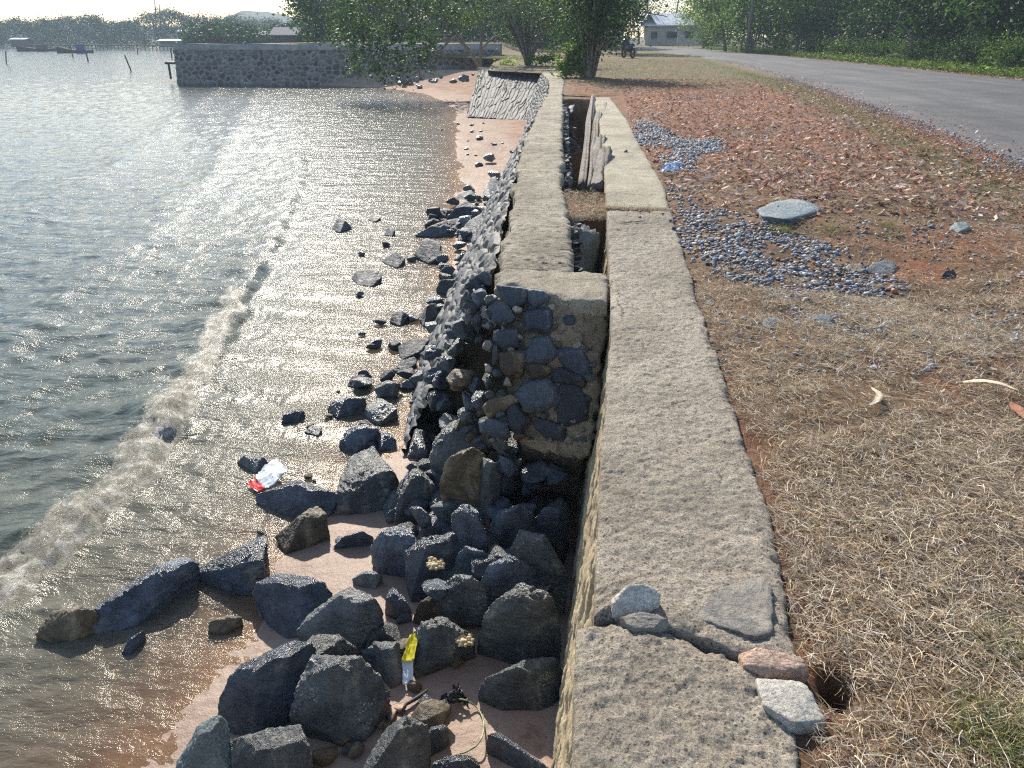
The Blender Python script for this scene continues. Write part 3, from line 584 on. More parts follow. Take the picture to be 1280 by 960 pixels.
# ---------------------------------------------------------------- trench between the walls
ts = np.linspace(5.2, 24.5, 260); tu = np.linspace(0, 1, 16); YY, UU = np.meshgrid(ts, tu, indexing='ij')
XX = CAPR(YY) - .3 + UU * (SLL(YY) - CAPR(YY) + .6)
br = sstep(7.6, 8.05, YY + .1 * fbm(XX * 5, YY * 5, s=111)) * sstep(9.25, 8.85, YY + .15 * fbm(XX * 4, YY * 4, s=112))
ZZ = -1.35 + .12 * fbm(XX * 3, YY * 3, o=4, s=113) + .15 * sstep(10, 20, YY) + br * (1.22 + .05 * fbm(XX * 9, YY * 9, o=4, s=114)) + sstep(22.9, 23.7, YY) * 1.2
ZZ = np.minimum(ZZ, -.06 + .02 * fbm(XX * 12, YY * 12, s=115))
mesh('trench_soil', np.stack([XX, YY, ZZ], -1), gridF(len(ts), len(tu)), M['soil'], attr={'red': np.clip(br * .4, 0, 1), 'green': ZZ * 0})['kind'] = 'structure'
mb_v = []
def randrock(name, c, s3, m_, seed, sub=3, rz=None, parent=None, tilt=0, n=14):
    rr = np.random.default_rng(seed); p_ = rr.normal(0, 1, (n, 3)); p_ /= np.linalg.norm(p_, axis=1)[:, None]; p_ *= np.array(s3) * (1 + .12 * rr.normal(0, 1, (n, 1)))
    a = rr.uniform(0, 6.28) if rz is None else rz
    Rz = np.array([[math.cos(a), math.sin(a), 0], [-math.sin(a), math.cos(a), 0], [0, 0, 1]]); Rx = np.array([[1, 0, 0], [0, math.cos(tilt), math.sin(tilt)], [0, -math.sin(tilt), math.cos(tilt)]])
    return hullrock(name, p_ @ Rx @ Rz + np.array(c), m_, parent, sub, .025, seed)
g = 'dark stones fallen into the trench'
for k in range(34):
    y = rng.uniform(9.2, 21.5) if k > 9 else rng.uniform(5.7, 7.6); u = rng.uniform(.0, .45); x = CAPR(y) + u * (SLL(y) - CAPR(y)); s_ = rng.uniform(.07, .17)
    tag(randrock('trench_stone', (x, y, -.95 + rng.uniform(0, .45) * (1 - u)), (s_, s_, s_ * .8), M['dryrock'], 500 + k), 'dark angular stone fallen into the trench between the two walls', 'stone', g)
tag(hullrock('trench_stone', [pix(a, b, z) for a, b, z in [(704, 128, -.2), (712, 126, -.2), (720, 132, -.2), (722, 142, -.45), (712, 148, -.5), (703, 140, -.4), (712, 130, -.8), (706, 128, -.8)]], M['dryrock'], None, 4, .03, 9), 'largest bluish stone at the far end of the trench', 'stone', g)
tag(hullrock('trench_stone', [(a, b, z) for a, b, z in [(-.26, 7.5, -.16), (-.2, 7.75, -.12), (-.02, 7.7, -.2), (-.28, 7.1, -.35), (-.1, 7.2, -.6), (-.3, 7.6, -.9), (-.05, 7.75, -.9)]], M['paleblue'], None, 4, .03, 12), 'blue grey slab leaning under the soil bridge in the trench', 'stone', g)
for k, (p0, p1, r, lab) in enumerate([((741, 120, .05), (728, 236, -.36), .058, 'long pale weathered post leaning along the trench, leftmost of the posts'), ((749, 140, .02), (739, 236, -.32), .062, 'split grey post in the trench, second from the left'), ((757, 128, -.02), (752, 205, -.12), .06, 'thin pale post along the right edge of the trench'),
     ((757, 190, .03), (748, 236, -.16), .085, 'short grey stump with a rounded top at the near end of the posts'), ((753, 172, .0), (746, 215, -.22), .08, 'dark stump end between the long posts and the short stump')]):
    a, b = pix(*p0), pix(*p1); n = 26; tt = np.linspace(0, 1, n)[:, None]; P_ = a * (1 - tt) + b * tt - (a + b) / 2
    P_ += .02 * np.stack([fbm(tt[:, 0] * 3, tt[:, 0] * 0 + k, s=120), tt[:, 0] * 0, tt[:, 0] * 0], -1)
    rr_ = r * np.where(tt[:, 0] < .03, .55, 1.) * (1.05 - .1 * tt[:, 0] + .25 * fbm(tt[:, 0] * 5, tt[:, 0] * 0 + k, s=121))
    o_ = MB().tube(P_, rr_, 26, .6, k).build('wooden_post', M['wood'], None, True); o_.location = (a + b) / 2
    tag(o_, lab, 'post', 'old wooden posts in the trench')
# bricks in the soil bridge
for k, (px, py, s_, lab) in enumerate([(716, 243, .10, 'dark red brick piece on the soil bridge, left one'), (730, 245, .09, 'dark red brick piece in the middle of the soil bridge'), (757, 247, .10, 'dark red brick piece against the edge of the right slab')]):
    c = pix(px, py, -.10); b_ = bmesh.new(); bmesh.ops.create_cube(b_, size=1); bmesh.ops.bevel(b_, geom=b_.edges[:], offset=.06, segments=2)
    V = np.array([v.co[:] for v in b_.verts]) * np.array([s_ * 1.3, s_, s_ * .6]); F = [[v.index for v in f.verts] for f in b_.faces]; b_.free()
    V *= 1 + .08 * fbm(V[:, 0] * 20, V[:, 1] * 20, V[:, 2] * 20, 3, k)[:, None]
    if k == 0: M['brick'] = simple('old_red_brick', [(.3, (.12, .025, .018)), (.7, (.28, .07, .045))], 12, .9)
    o_ = mesh('brick', V, F, M['brick'], None, False); o_.location = c; o_.rotation_euler = (.3 * k, .2, .5 + k); tag(o_, lab, 'brick', 'brick pieces in the soil bridge')
# ---------------------------------------------------------------- rocks on the shore
def zat(pts):
    cx = np.mean([p[0] for p in pts]); cy = np.mean([p[1] for p in pts]); w = pix(cx, cy, -1.6); return max(float(Zs(w[0], w[1])), WATER + .012)
BIG = [
 ('basaltB', None, 'big grey angular rock with white barnacles down its dark right side, bottom centre', [(373, 866, .2), (395, 823, .34), (422, 826, .36), (448, 824, .33), (482, 862, .18), (468, 890, .12), (442, 931, .02), (405, 912, .05), (368, 893, .10)]),
 ('basaltB', None, 'dark triangular boulder beside the foot of the right wall, lower of two', [(602, 862, .06), (606, 851, .11), (642, 842, .18), (668, 821, .26), (693, 820, .24), (700, 855, .08), (679, 887, .0), (630, 885, .0), (610, 874, .0)]),
 ('basalt', None, 'long low dark rock in the sand at the bottom edge near the right wall', [(610, 935, .02), (614, 921, .10), (629, 919, .12), (664, 945, .10), (690, 965, .08), (670, 975, .0), (640, 955, 0)]),
 ('basaltG', None, 'largest boulder against the foot of the right wall, dark grey with a pale ridge', [(601, 777, .22), (625, 752, .36), (652, 733, .45), (688, 748, .42), (697, 800, .16), (693, 813, .08), (655, 828, .02), (601, 803, .04)]),
 ('basaltB', None, 'wedge shaped dark rock with a tan barnacle cluster, right of the yellow wrapper', [(518, 796, .12), (530, 779, .22), (554, 774, .24), (589, 797, .16), (588, 808, .05), (560, 826, .0), (524, 844, 0), (518, 833, 0)]),
 ('basaltG', None, 'small blocky grey rock left of the yellow wrapper', [(465, 804, .13), (497, 802, .15), (503, 846, .03), (488, 859, .0), (470, 835, .02)]),
 ('basaltG', None, 'broad layered grey rock with a deep crack above the barnacled rock', [(376, 786, .06), (399, 756, .18), (429, 733, .28), (468, 750, .26), (474, 771, .16), (444, 811, .02), (396, 797, .05)]),
 ('basalt', None, 'smooth dark rock with a rounded right end, left of the layered grey rock', [(320, 742, .08), (322, 733, .13), (345, 720, .22), (400, 727, .22), (411, 745, .14), (375, 790, .02), (358, 795, .0), (335, 775, .0)]),
 ('basalt', None, 'dark triangular rock at the water edge with a pointed left end', [(240, 718, .02), (276, 696, .14), (328, 672, .24), (325, 707, .18), (311, 735, .03), (286, 735, .02), (258, 726, .0)]),
 ('basalt', None, 'long black rock lying in the swash, farthest left of the near rocks', [(111, 766, .08), (154, 744, .15), (195, 710, .19), (220, 694, .2), (240, 701, .17), (239, 716, .1), (208, 754, .0), (170, 780, .0), (126, 788, .0)]),
 ('brown', None, 'low black and tan rock in the swash touching the long black rock', [(48, 793, .02), (67, 766, .10), (104, 757, .14), (120, 766, .10), (117, 788, .0), (89, 799, .0)]),
 ('basalt', None, 'shiny blue black boulder left of the barnacled rock', [(270, 894, .02), (295, 841, .24), (320, 826, .3), (360, 807, .34), (392, 803, .34), (385, 840, .22), (372, 878, .1), (340, 905, .0), (322, 921, .0), (300, 912, 0)]),
 ('paleblue', None, 'pale blue grey rock in the bottom left, cut by the frame edge', [(226, 950, .08), (251, 907, .24), (279, 896, .24), (281, 919, .18), (289, 935, .12), (290, 985, .0), (222, 985, 0)]),
 ('basaltG', None, 'rough grey rock at the bottom edge right of the pale blue rock', [(292, 927, .12), (320, 922, .2), (372, 905, .24), (382, 935, .18), (388, 985, .0), (300, 990, 0)]),
 ('basaltG', None, 'rippled blue grey rock at the bottom edge under the barnacled rock', [(459, 955, .08), (485, 911, .2), (506, 897, .28), (530, 908, .24), (533, 932, .16), (524, 975, .02), (450, 990, 0)]),
 ('basalt', None, 'small black rock at the bottom edge inside the green strap', [(532, 925, .05), (540, 908, .12), (556, 905, .1), (560, 915, .08), (552, 938, .0), (536, 945, 0)]),
 ('basalt', None, 'low dark rock at the bottom edge below the green strap', [(545, 955, .06), (560, 946, .1), (592, 944, .1), (598, 962, .04), (590, 985, 0), (545, 985, 0)]),
 ('basaltG', None, 'thin grey rock wedged behind the barnacled rock', [(358, 846, .1), (366, 822, .2), (392, 797, .22), (432, 795, .2), (446, 812, .12), (398, 820, .2), (372, 866, .04)]),
 ('basalt', None, 'flat topped blue boulder in the middle of the rubble, left of the barnacle spot', [(465, 680, .16), (479, 660, .28), (513, 662, .3), (520, 680, .26), (507, 712, .06), (475, 709, .04)]),
 ('basalt', None, 'tall blue boulder with one round tan barnacle patch', [(507, 690, .2), (532, 675, .34), (566, 669, .36), (574, 690, .28), (556, 727, .1), (532, 749, .0), (516, 746, .02)]),
 ('basaltG', None, 'upright pale grey block at the head of the rubble', [(494, 640, .12), (507, 606, .26), (513, 590, .34), (532, 585, .34), (547, 606, .26), (544, 630, .12), (522, 652, 0)]),
 ('basaltG', None, 'large faceted boulder at the water edge, left of the rubble pile', [(419, 635, .04), (422, 608, .14), (441, 573, .24), (465, 562, .28), (487, 592, .24), (495, 602, .14), (471, 639, .0), (449, 639, 0)]),
 ('basalt', None, 'dark low rock right of the red and white packet', [(325, 619, .04), (341, 613, .1), (373, 600, .17), (400, 611, .15), (419, 619, .12), (417, 635, .0), (400, 646, 0), (362, 644, 0), (325, 628, 0)]),
 ('brown', None, 'brown rock with pale top between two black rocks at the water edge', [(348, 670, .02), (373, 648, .16), (395, 632, .2), (403, 638, .18), (408, 665, .06), (389, 681, .0), (362, 689, 0)]),
 ('basalt', None, 'rounded blue green rock in shallow water, left one of three', [(408, 510, .02), (417, 501, .1), (435, 493, .15), (457, 498, .12), (452, 516, 0), (422, 523, 0)]),
 ('basaltG', None, 'rounded grey rock in shallow water, right one of three', [(454, 516, .02), (460, 505, .1), (473, 497, .14), (498, 509, .1), (487, 524, 0), (471, 532, 0)]),
 ('basalt', None, 'blue boulder in shallow water, nearest of three', [(422, 556, .03), (435, 535, .14), (460, 529, .17), (475, 537, .13), (468, 556, 0), (444, 566, 0)]),
 ('basalt', None, 'small dark rock tucked right of the nearest blue boulder', [(472, 545, .06), (480, 538, .1), (494, 545, .08), (496, 560, 0), (474, 564, 0)]),
 ('basalt', None, 'small blue rock awash left of the shallow water boulders', [(352, 529, .0), (354, 518, .06), (370, 510, .08), (382, 512, .06), (374, 526, 0)]),
 ('basaltG', None, 'tiny flat rock awash beside the small blue rock', [(380, 540, .0), (390, 531, .04), (402, 534, .04), (398, 545, 0)]),
 ('basaltG', None, 'rounded rock in the swash behind the red packet', [(296, 578, .0), (305, 569, .08), (330, 569, .09), (336, 581, .02), (319, 591, 0)]),
 ('basaltG', None, 'low green rock awash above the three shallow water boulders', [(434, 482, .0), (440, 470, .06), (456, 468, .07), (462, 476, .02), (448, 486, 0)]),
 ('basalt', None, 'black rock standing in the film of water, leftmost on the bright flat', [(438, 346, .0), (447, 337, .10), (470, 334, .13), (477, 347, .05), (465, 358, .0), (447, 356, 0)]),
 ('basalt', None, 'pointed black rock right of the leftmost one on the bright flat', [(476, 327, .0), (494, 314, .14), (506, 323, .06), (497, 336, 0)]),
 ('basalt', None, 'pyramid shaped rock alone in the shallow waves', [(415, 287, .0), (422, 271, .16), (431, 275, .13), (440, 284, .02), (425, 291, 0)]),
 ('basalt', None, 'small black rock upright in the shallow waves', [(480, 293, .0), (486, 281, .12), (494, 288, .06), (490, 296, 0)]),
 ('basalt', None, 'tiny rock beyond the small upright one in the shallow waves', [(460, 274, .0), (466, 267, .07), (476, 272, .03), (468, 278, 0)]),
 ('basalt', None, 'large dark block at the edge of the bright wet sand, below the far rock row', [(518, 318, .04), (530, 297, .24), (550, 301, .22), (553, 320, .08), (535, 330, .0)]),
 ('basalt', None, 'long flat dark rock, nearest of the far rock row', [(518, 294, .02), (545, 279, .16), (578, 271, .18), (576, 288, .05), (545, 297, 0)]),
 ('basalt', None, 'dark peaked rock in the middle of the far rock row', [(558, 272, .03), (570, 258, .18), (582, 251, .22), (602, 260, .12), (592, 272, 0)]),
 ('basalt', None, 'steep dark rock of the far rock row, against the sea wall', [(574, 292, .05), (586, 276, .2), (606, 264, .24), (610, 290, .1), (592, 303, 0)]),
 ('basalt', None, 'farthest peaked rock beside the sea wall', [(600, 246, .03), (612, 222, .2), (620, 220, .2), (626, 236, .05), (610, 250, 0)]),
 ('basalt', None, 'low rock at the seaward end of the far rock row', [(540, 270, .0), (548, 262, .10), (560, 263, .08), (556, 272, 0)]),
 ('basalt', None, 'small rock behind the middle of the far rock row', [(570, 247, .0), (576, 239, .1), (590, 238, .1), (598, 248, .0), (584, 252, 0)]),
 ('basaltG', None, 'half buried dark rock on the bright wet sand', [(487, 402, .02), (492, 390, .09), (503, 388, .1), (512, 394, .05), (500, 408, 0)]),
 ('basaltG', None, 'flat grey rock with a dark near side on the wet sand', [(498, 434, .04), (508, 424, .1), (538, 421, .1), (528, 438, .05), (502, 450, 0)]),
 ('basaltG', None, 'smooth grey stone on the sand below the flat grey rock', [(490, 462, .01), (500, 452, .05), (520, 444, .06), (520, 455, .02), (500, 466, 0)]),
 ('basalt', None, 'black twin rock at the foot of the sea wall on the wet sand', [(524, 400, .02), (534, 380, .16), (545, 375, .14), (547, 392, .05), (530, 408, 0)]),
 ('basaltG', None, 'grey rock at the foot of the sea wall above the black twin rock', [(545, 362, .03), (550, 350, .14), (570, 346, .14), (575, 358, .05), (560, 368, 0)]),
 ('basaltG', None, 'small pale rock at the foot of the sea wall farther off', [(548, 344, .03), (553, 333, .12), (568, 331, .12), (571, 342, .03), (556, 348, 0)]),
 ('basalt', None, 'dark rock at the mouth of the cavity, left side', [(532, 520, .06), (538, 494, .26), (552, 484, .3), (566, 500, .24), (560, 520, .06), (542, 526, 0)]),
 ('basaltG', -1.45, 'tilted slab with sandy top leaning on the broken wall', [(536, 575, .1), (542, 552, .22), (560, 530, .36), (590, 518, .42), (606, 522, .4), (606, 560, .25), (580, 592, .1), (552, 592, 0)]),
 ('brown', -1.35, 'sandy conglomerate lump under the tilted slab', [(552, 605, .05), (560, 575, .24), (590, 560, .36), (606, 572, .3), (602, 608, .1), (570, 616, 0)]),
 ('basalt', -1.45, 'dark upright stone in front of the broken wall end', [(565, 645, .12), (579, 632, .26), (594, 634, .28), (608, 672, .12), (597, 686, .03), (582, 684, .0)]),
 ('basaltG', -1.35, 'grey stone with white edge under the embedded stones', [(597, 590, .1), (604, 575, .3), (618, 578, .34), (626, 600, .2), (612, 640, .0), (602, 636, 0)]),
 ('basalt', -1.4, 'dark block left of the cavity foot', [(548, 560, .06), (552, 540, .2), (572, 528, .26), (582, 540, .2), (566, 570, 0)]),
 ('basaltB', -1.5, 'boulder with white barnacled edge in the deep shade by the right wall', [(640, 690, .2), (652, 666, .34), (680, 672, .38), (706, 715, .2), (704, 735, .05), (680, 745, .0), (650, 722, .02)]),
 ('basalt', -1.55, 'wet faceted boulder in the shade left of the barnacled shade boulder', [(600, 735, .08), (612, 708, .24), (640, 696, .3), (672, 716, .2), (668, 748, .02), (625, 755, 0)]),
 ('basaltB', -1.55, 'barnacled rock above the tan rock', [(552, 742, .08), (568, 718, .2), (590, 722, .24), (606, 738, .18), (600, 760, .0), (565, 765, 0)]),
 ('brown', None, 'golden tan rounded rock in the middle of the rubble', [(518, 772, .02), (524, 755, .12), (545, 742, .17), (566, 748, .15), (570, 768, .04), (548, 779, .0), (528, 780, 0)]),
 ('basalt', None, 'small black and tan rock left of the golden rock', [(480, 765, .0), (482, 748, .12), (492, 736, .15), (510, 752, .12), (514, 768, .02), (496, 775, 0)]),
 ('basaltG', None, 'small flat slate coloured rock above the layered grey rock', [(442, 724, .02), (456, 714, .08), (476, 716, .08), (468, 736, 0), (450, 732, 0)]),
 ('basalt', -1.55, 'dark rock between the tall blue boulder and the upright stone', [(570, 700, .1), (582, 684, .22), (604, 690, .22), (612, 706, .12), (594, 722, 0), (576, 720, 0)]),
 ('basalt', -1.5, 'dark rock under the broken wall, in deep shade', [(612, 660, .1), (625, 640, .28), (650, 632, .32), (668, 650, .2), (652, 690, 0), (622, 690, 0)]),
 ('basalt', -1.5, 'dark rock pressed against the right wall in deep shade', [(668, 655, .15), (680, 636, .3), (706, 640, .3), (708, 668, .1), (690, 690, 0)]),
 ('basaltG', None, 'low grey rock between the faceted boulder and the upright pale block', [(478, 625, .02), (490, 612, .1), (500, 616, .1), (498, 640, 0), (482, 645, 0)]),
 ('basalt', None, 'small blue wedge above the slate coloured rock', [(418, 684, .0), (430, 672, .07), (452, 664, .1), (465, 668, .08), (462, 680, .0)]),
 ('basalt', None, 'thin sliver of rock lying in the swash below the long black rock', [(152, 815, .0), (160, 800, .05), (178, 788, .06), (180, 794, .03), (164, 817, 0)]),
 ('brown', None, 'low tan pebble with a black rim below the pointed rock', [(262, 790, .0), (264, 776, .05), (285, 770, .06), (302, 772, .05), (298, 780, .0), (280, 790, 0)]),
]
gR = 'rocks strewn along the foot of the broken sea wall'
for i, (m_, zg, lab, pts) in enumerate(BIG):
    zg_ = zat(pts) if zg is None else zg
    big = max(p[0] for p in pts) - min(p[0] for p in pts) > 42
    if np.mean([p[1] for p in pts]) > 580:
        cx_, cy_ = np.mean([p[0] for p in pts]), np.mean([p[1] for p in pts]); pts = [(cx_ + (a - cx_) * 1.1, cy_ + (b - cy_) * 1.08, h * 1.08) for a, b, h in pts]
    tag(hullrock('shore_rock', ground_pts([(a, b, h * (1 if np.mean([p[1] for p in pts]) > 480 else 1.25)) for a, b, h in pts], zg_, np.mean([p[1] for p in pts]) > 480), M[m_ if np.mean([p[1] for p in pts]) > 480 else 'basaltR'], None, 6 if big else 5, .036, 200 + i), lab, 'rock', gR)
# barnacle clusters are parts of their rocks
def find(lab): return next(o for o in S.objects if o.get('label') == lab)
for lab, px, py, h, s_ in [(BIG[19][2], 543, 703, .30, .055), (BIG[4][2], 579, 797, .17, .05)]:
    ro = find(lab); c = pix(px, py, ro.location.z + .1 + h) - np.array(ro.location); mb = MB(); rr = np.random.default_rng(5)
    D, F = ico(2)
    for k in range(46):
        q = rr.normal(0, s_ * .42, 3); q[2] = abs(rr.normal(0, .008)); mb.add(D * rr.uniform(.008, .017) * np.array([1, 1, .9]) + c + q + np.array([0, -.02, 0]), F)
    M.setdefault('barn', simple('barnacles', [(.3, (.4, .3, .16)), (.7, (.68, .56, .36))], 60, .9)); mb.build('barnacle_cluster', M['barn'], ro, True)
# fill of smaller rubble: in the pile, along the foot of the sea wall, in the far row
def fill(zone, n, s0, s1, lab, grp, mats, zup=0, seed=0):
    rr = np.random.default_rng(seed); zone = np.array(zone, float); lo, hi = zone.min(0), zone.max(0); k = 0
    while k < n:
        p_ = rr.uniform(lo, hi); c = False; j = len(zone) - 1
        for i in range(len(zone)):
            if (zone[i][1] > p_[1]) != (zone[j][1] > p_[1]) and p_[0] < (zone[j][0] - zone[i][0]) * (p_[1] - zone[i][1]) / (zone[j][1] - zone[i][1]) + zone[i][0]: c = not c
            j = i
        if not c: continue
        w = pix(p_[0], p_[1], -1.6); s_ = rr.uniform(s0, s1) * (1 if rr.random() > .25 else 1.4); z = max(float(Zs(w[0], w[1])), WATER + .01) + s_ * .3 + rr.uniform(0, 1) * zup
        w = pix(p_[0], p_[1], z)
        tag(randrock('small_rock', w, (s_, s_ * rr.uniform(.6, 1), s_ * rr.uniform(.45, .75)), M[mats[k % len(mats)]], seed * 1000 + k, 3 if s_ < .09 else 4, tilt=rr.uniform(-.5, .5)), lab, 'rock', grp); k += 1
fill([(520, 530), (610, 560), (700, 620), (706, 740), (600, 745), (520, 740), (480, 680), (505, 600)], 80, .08, .15, 'small dark rock wedged among the boulders of the rubble pile', 'small rocks filling the rubble pile', ['basalt', 'basalt', 'basaltG', 'basaltB'], .25, 1)
fill([(560, 400), (596, 330), (618, 240), (640, 215), (612, 215), (575, 300), (540, 380), (505, 540), (540, 545)], 46, .05, .12, 'small dark rock at the foot of the sloping sea wall', 'small rocks along the foot of the sea wall', ['basalt', 'basaltG', 'basaltG'], .05, 2)
fill([(520, 285), (560, 245), (618, 225), (610, 300), (560, 300)], 22, .08, .17, 'dark rock packed in the far rock row beside the sea wall', 'rocks of the far row', ['basaltR'], .05, 3)
fill([(370, 740), (520, 740), (600, 800), (520, 960), (300, 960), (290, 860), (360, 810)], 46, .035, .10, 'small wet stone on the sand between the near boulders', 'small stones between the near boulders', ['basalt', 'brown', 'basaltB', 'brown'], 0, 4)
fill([(580, 150), (640, 155), (636, 200), (600, 210), (560, 170), (528, 165)], 16, .05, .12, 'dark stone on the pale sand below the crosswise stone wall', 'stones on the far sand', ['basalt', 'basaltG'], 0, 5)
fill([(500, 100), (595, 88), (592, 105), (500, 112)], 22, .12, .3, 'stone on the sand below the long jetty wall', 'stones below the jetty', ['basaltG', 'brown'], 0, 6)
fill([(300, 640), (420, 480), (500, 480), (480, 600), (420, 700), (330, 700)], 14, .02, .05, 'small stone awash in the shallow water', 'small stones awash', ['basalt', 'brown'], 0, 7)
gH = 'rubble under the broken wall end'
heap((545, 500, 612, 560), (5.6, 5.0), 16, .07, .13, 'dark angular stone heaped at the mouth of the cavity', gH, ['basalt', 'basaltG', 'brown'], 61)
heap((500, 560, 600, 640), (5.3, 4.7), 18, .08, .14, 'angular stone on the rubble ramp below the cavity', gH, ['basaltG', 'basalt', 'basaltB'], 62)
heap((572, 470, 626, 560), (5.25, 4.95), 16, .07, .12, 'stone hanging at the left of the broken wall end above the ramp', gH, ['dryrock', 'basaltG', 'brown'], 67)
heap((600, 550, 715, 650), (4.75, 4.3), 20, .07, .13, 'dark stone in the shade under the broken wall end', gH, ['basalt', 'basaltB', 'basalt'], 63)
heap((555, 395, 600, 440), (6.1, 5.7), 10, .06, .10, 'jagged stone at the torn edge of the sloping wall face', gH, ['dryrock', 'basaltG'], 64)
heap((586, 345, 616, 404), (5.5, 5.2), 16, .055, .09, 'blue grey stone held in the torn corner between cap and sloping face', gH, ['dryrock', 'dryrock', 'greystone'], 66)
heap((538, 440, 562, 500), (6.0, 5.6), 12, .06, .11, 'jagged stone at the lower torn edge of the sloping wall face', gH, ['dryrock', 'basalt'], 65)
fill([(420, 300), (540, 300), (575, 360), (545, 440), (500, 560), (410, 560), (440, 430)], 22, .05, .12, 'dark wet stone lying in the shallow water off the sea wall', 'stones in the shallows', ['basaltR', 'basaltG', 'basaltR'], 0, 8)
fill([(600, 200), (640, 175), (648, 215), (620, 260), (560, 330), (540, 340)], 22, .07, .16, 'dark stone at the foot of the far part of the sea wall', 'stones at the foot of the far sea wall', ['basalt', 'basaltG'], .1, 9)
# ---------------------------------------------------------------- crosswise stone slope and the far jetty
cw = empty('stone_revetment', tuple(pix(640, 120, -1.0)), 'sloping rubble stone wall across the beach, joining the far end of the sea wall', 'wall')
cwo = np.array(cw.location)
TL, TR, BL, BR_ = pix(599, 86, .0), pix(692, 89, .0), pix(583, 146, -1.72), pix(664, 152, -1.60)
TR[0] += .5
def cf(U, V):
    Pt = (TL[None, None] * (1 - U)[..., None] + TR * U[..., None]) * (1 - V)[..., None] + (BL * (1 - U)[..., None] + BR_ * U[..., None]) * V[..., None]
    return Pt - cwo, np.array([0, -.45, .9]), U * 4.5, V * 4.2
wallface('stone_face', cf, 260, 240, .20, .9, M['mas_far'], cw, .035, .14, seed=21)
mb = MB(); q = (TR - TL); L_ = np.linalg.norm(q); mb.box((TL + TR) / 2 - cwo + np.array([0, .3, -.03]), (L_, .6, .14), math.atan2(q[1], q[0])); mb.build('coping', M['cap'], cw)
LS = [TL, TL + np.array([-.1, 6, -.0]), pix(583, 146, -1.72) + np.array([0, 9, -.3]), BL]
mesh('end_face', np.array(LS) - cwo, [(0, 1, 2, 3)], M['mas_far'], cw, False)
jt = empty('jetty_wall', (-21, 61, -1.8), 'long high stone jetty wall with pale concrete band along its top, standing in the water', 'wall')
JA, JB, JC = np.array([-33.2, 60.4]), np.array([-22, 60.2]), np.array([-8.6, 64.5])
def jpath(s_): return np.where(s_[..., None] < .45, JA + (JB - JA) * (s_ / .45)[..., None], JB + (JC - JB) * ((s_ - .45) / .55)[..., None])
jo = np.array(jt.location)
def jf(U, V):
    q = jpath(U); z = .62 - 2.6 * V + .0 * U; return np.stack([q[..., 0], q[..., 1] - .14 * V * 2, z], -1) - jo, np.array([0, -1., .1]), U * 26, V * 2.6
wallface('masonry_face', jf, 520, 60, .5, .36, M['mas_jet'], jt, .09, .22, seed=23)
s_ = np.linspace(0, 1, 30); q = jpath(s_)
prof = [(-.06, .60), (-.06, 1.03), (.9, 1.03), (.9, -2.2)]
V = np.array([[[a[0], a[1] + dy, z + .02 * math.sin(i)] for dy, z in prof] for i, a in enumerate(q)]) - jo
M['band'] = concrete('pale_concrete_band', (.34, .32, .31), (.42, .40, .39), (.5, .48, .46), .3, .3)
mesh('coping_band', V, gridF(30, 4), M['band'], jt, False)
def je(U, V): return np.stack([JA[0] + U * .02 - V * .1, JA[1] + U * .9, 1.0 - 3.0 * V], -1) - jo, np.array([-1., 0, 0]), U, V * 3
wallface('end_masonry', je, 16, 40, .5, .36, M['mas_far'], jt, .06, .22, seed=24)
mb = MB(); a = pixd(228, 78, 61); b = pixd(205, 80, 61); mb.box(((a + b) / 2 - jo) + np.array([.5, .6, 0]), (abs(a[0] - b[0]) + 1.0, 1.0, .16)); mb.box((b - jo) + np.array([.2, .3, -.5]), (.12, .12, 1.2)); mb.build('landing_plank', M['darkwood'], jt)
# ---------------------------------------------------------------- vegetation helpers
def leafmesh(name, C3, n, spread, size, cols, parent, seed, droop=0, aspect=.45, pbase=None):
    """many small folded leaves round the clump centres C3"""
    rr = np.random.default_rng(seed); C3 = np.array(C3); idx = rr.integers(0, len(C3), n); sp = np.array(spread)
    c = C3[idx] + rr.normal(0, 1, (n, 3)) * sp
    d = rr.normal(0, 1, (n, 3)); d[:, 2] = d[:, 2] * .6 - droop; d /= np.linalg.norm(d, axis=1)[:, None]
    s_ = np.cross(d, rr.normal(0, 1, (n, 3))); s_ /= np.linalg.norm(s_, axis=1)[:, None] + 1e-9; nn = np.cross(d, s_)
    L = size * rr.uniform(.6, 1.35, (n, 1)); w = L * aspect
    V = np.stack([c - d * L * .5, c + s_ * w * .5 + nn * w * .18, c + d * L * .5, c - s_ * w * .5 + nn * w * .18], 1)
    b = np.arange(n)[:, None] * 4; F = np.concatenate([b + np.array([[0, 1, 2]]), b + np.array([[0, 2, 3]])], 0)
    cl = np.array(cols); cc = cl[rr.integers(0, len(cl), len(C3))][idx] * rr.uniform(.4, 1.9, (len(C3), 1))[idx] * rr.uniform(.6, 1.4, (n, 1)); mixv = rr.random((n, 1)) * .35; cc = cc * (1 - mixv) + cl[rr.integers(0, len(cl), n)] * mixv  # brightness per clump stands in for lit and dark clumps of foliage
    return mesh(name, V.reshape(-1, 3), F, M['leaf'], parent, False, col=np.repeat(cc, 4, 0))
G_DARK = [(.02, .045, .02), (.035, .07, .025), (.05, .085, .03), (.03, .05, .03)]
G_MID = [(.045, .09, .025), (.07, .12, .03), (.09, .13, .04), (.04, .07, .03)]
G_LIME = [(.10, .17, .035), (.15, .21, .05), (.07, .12, .03), (.2, .24, .08)]
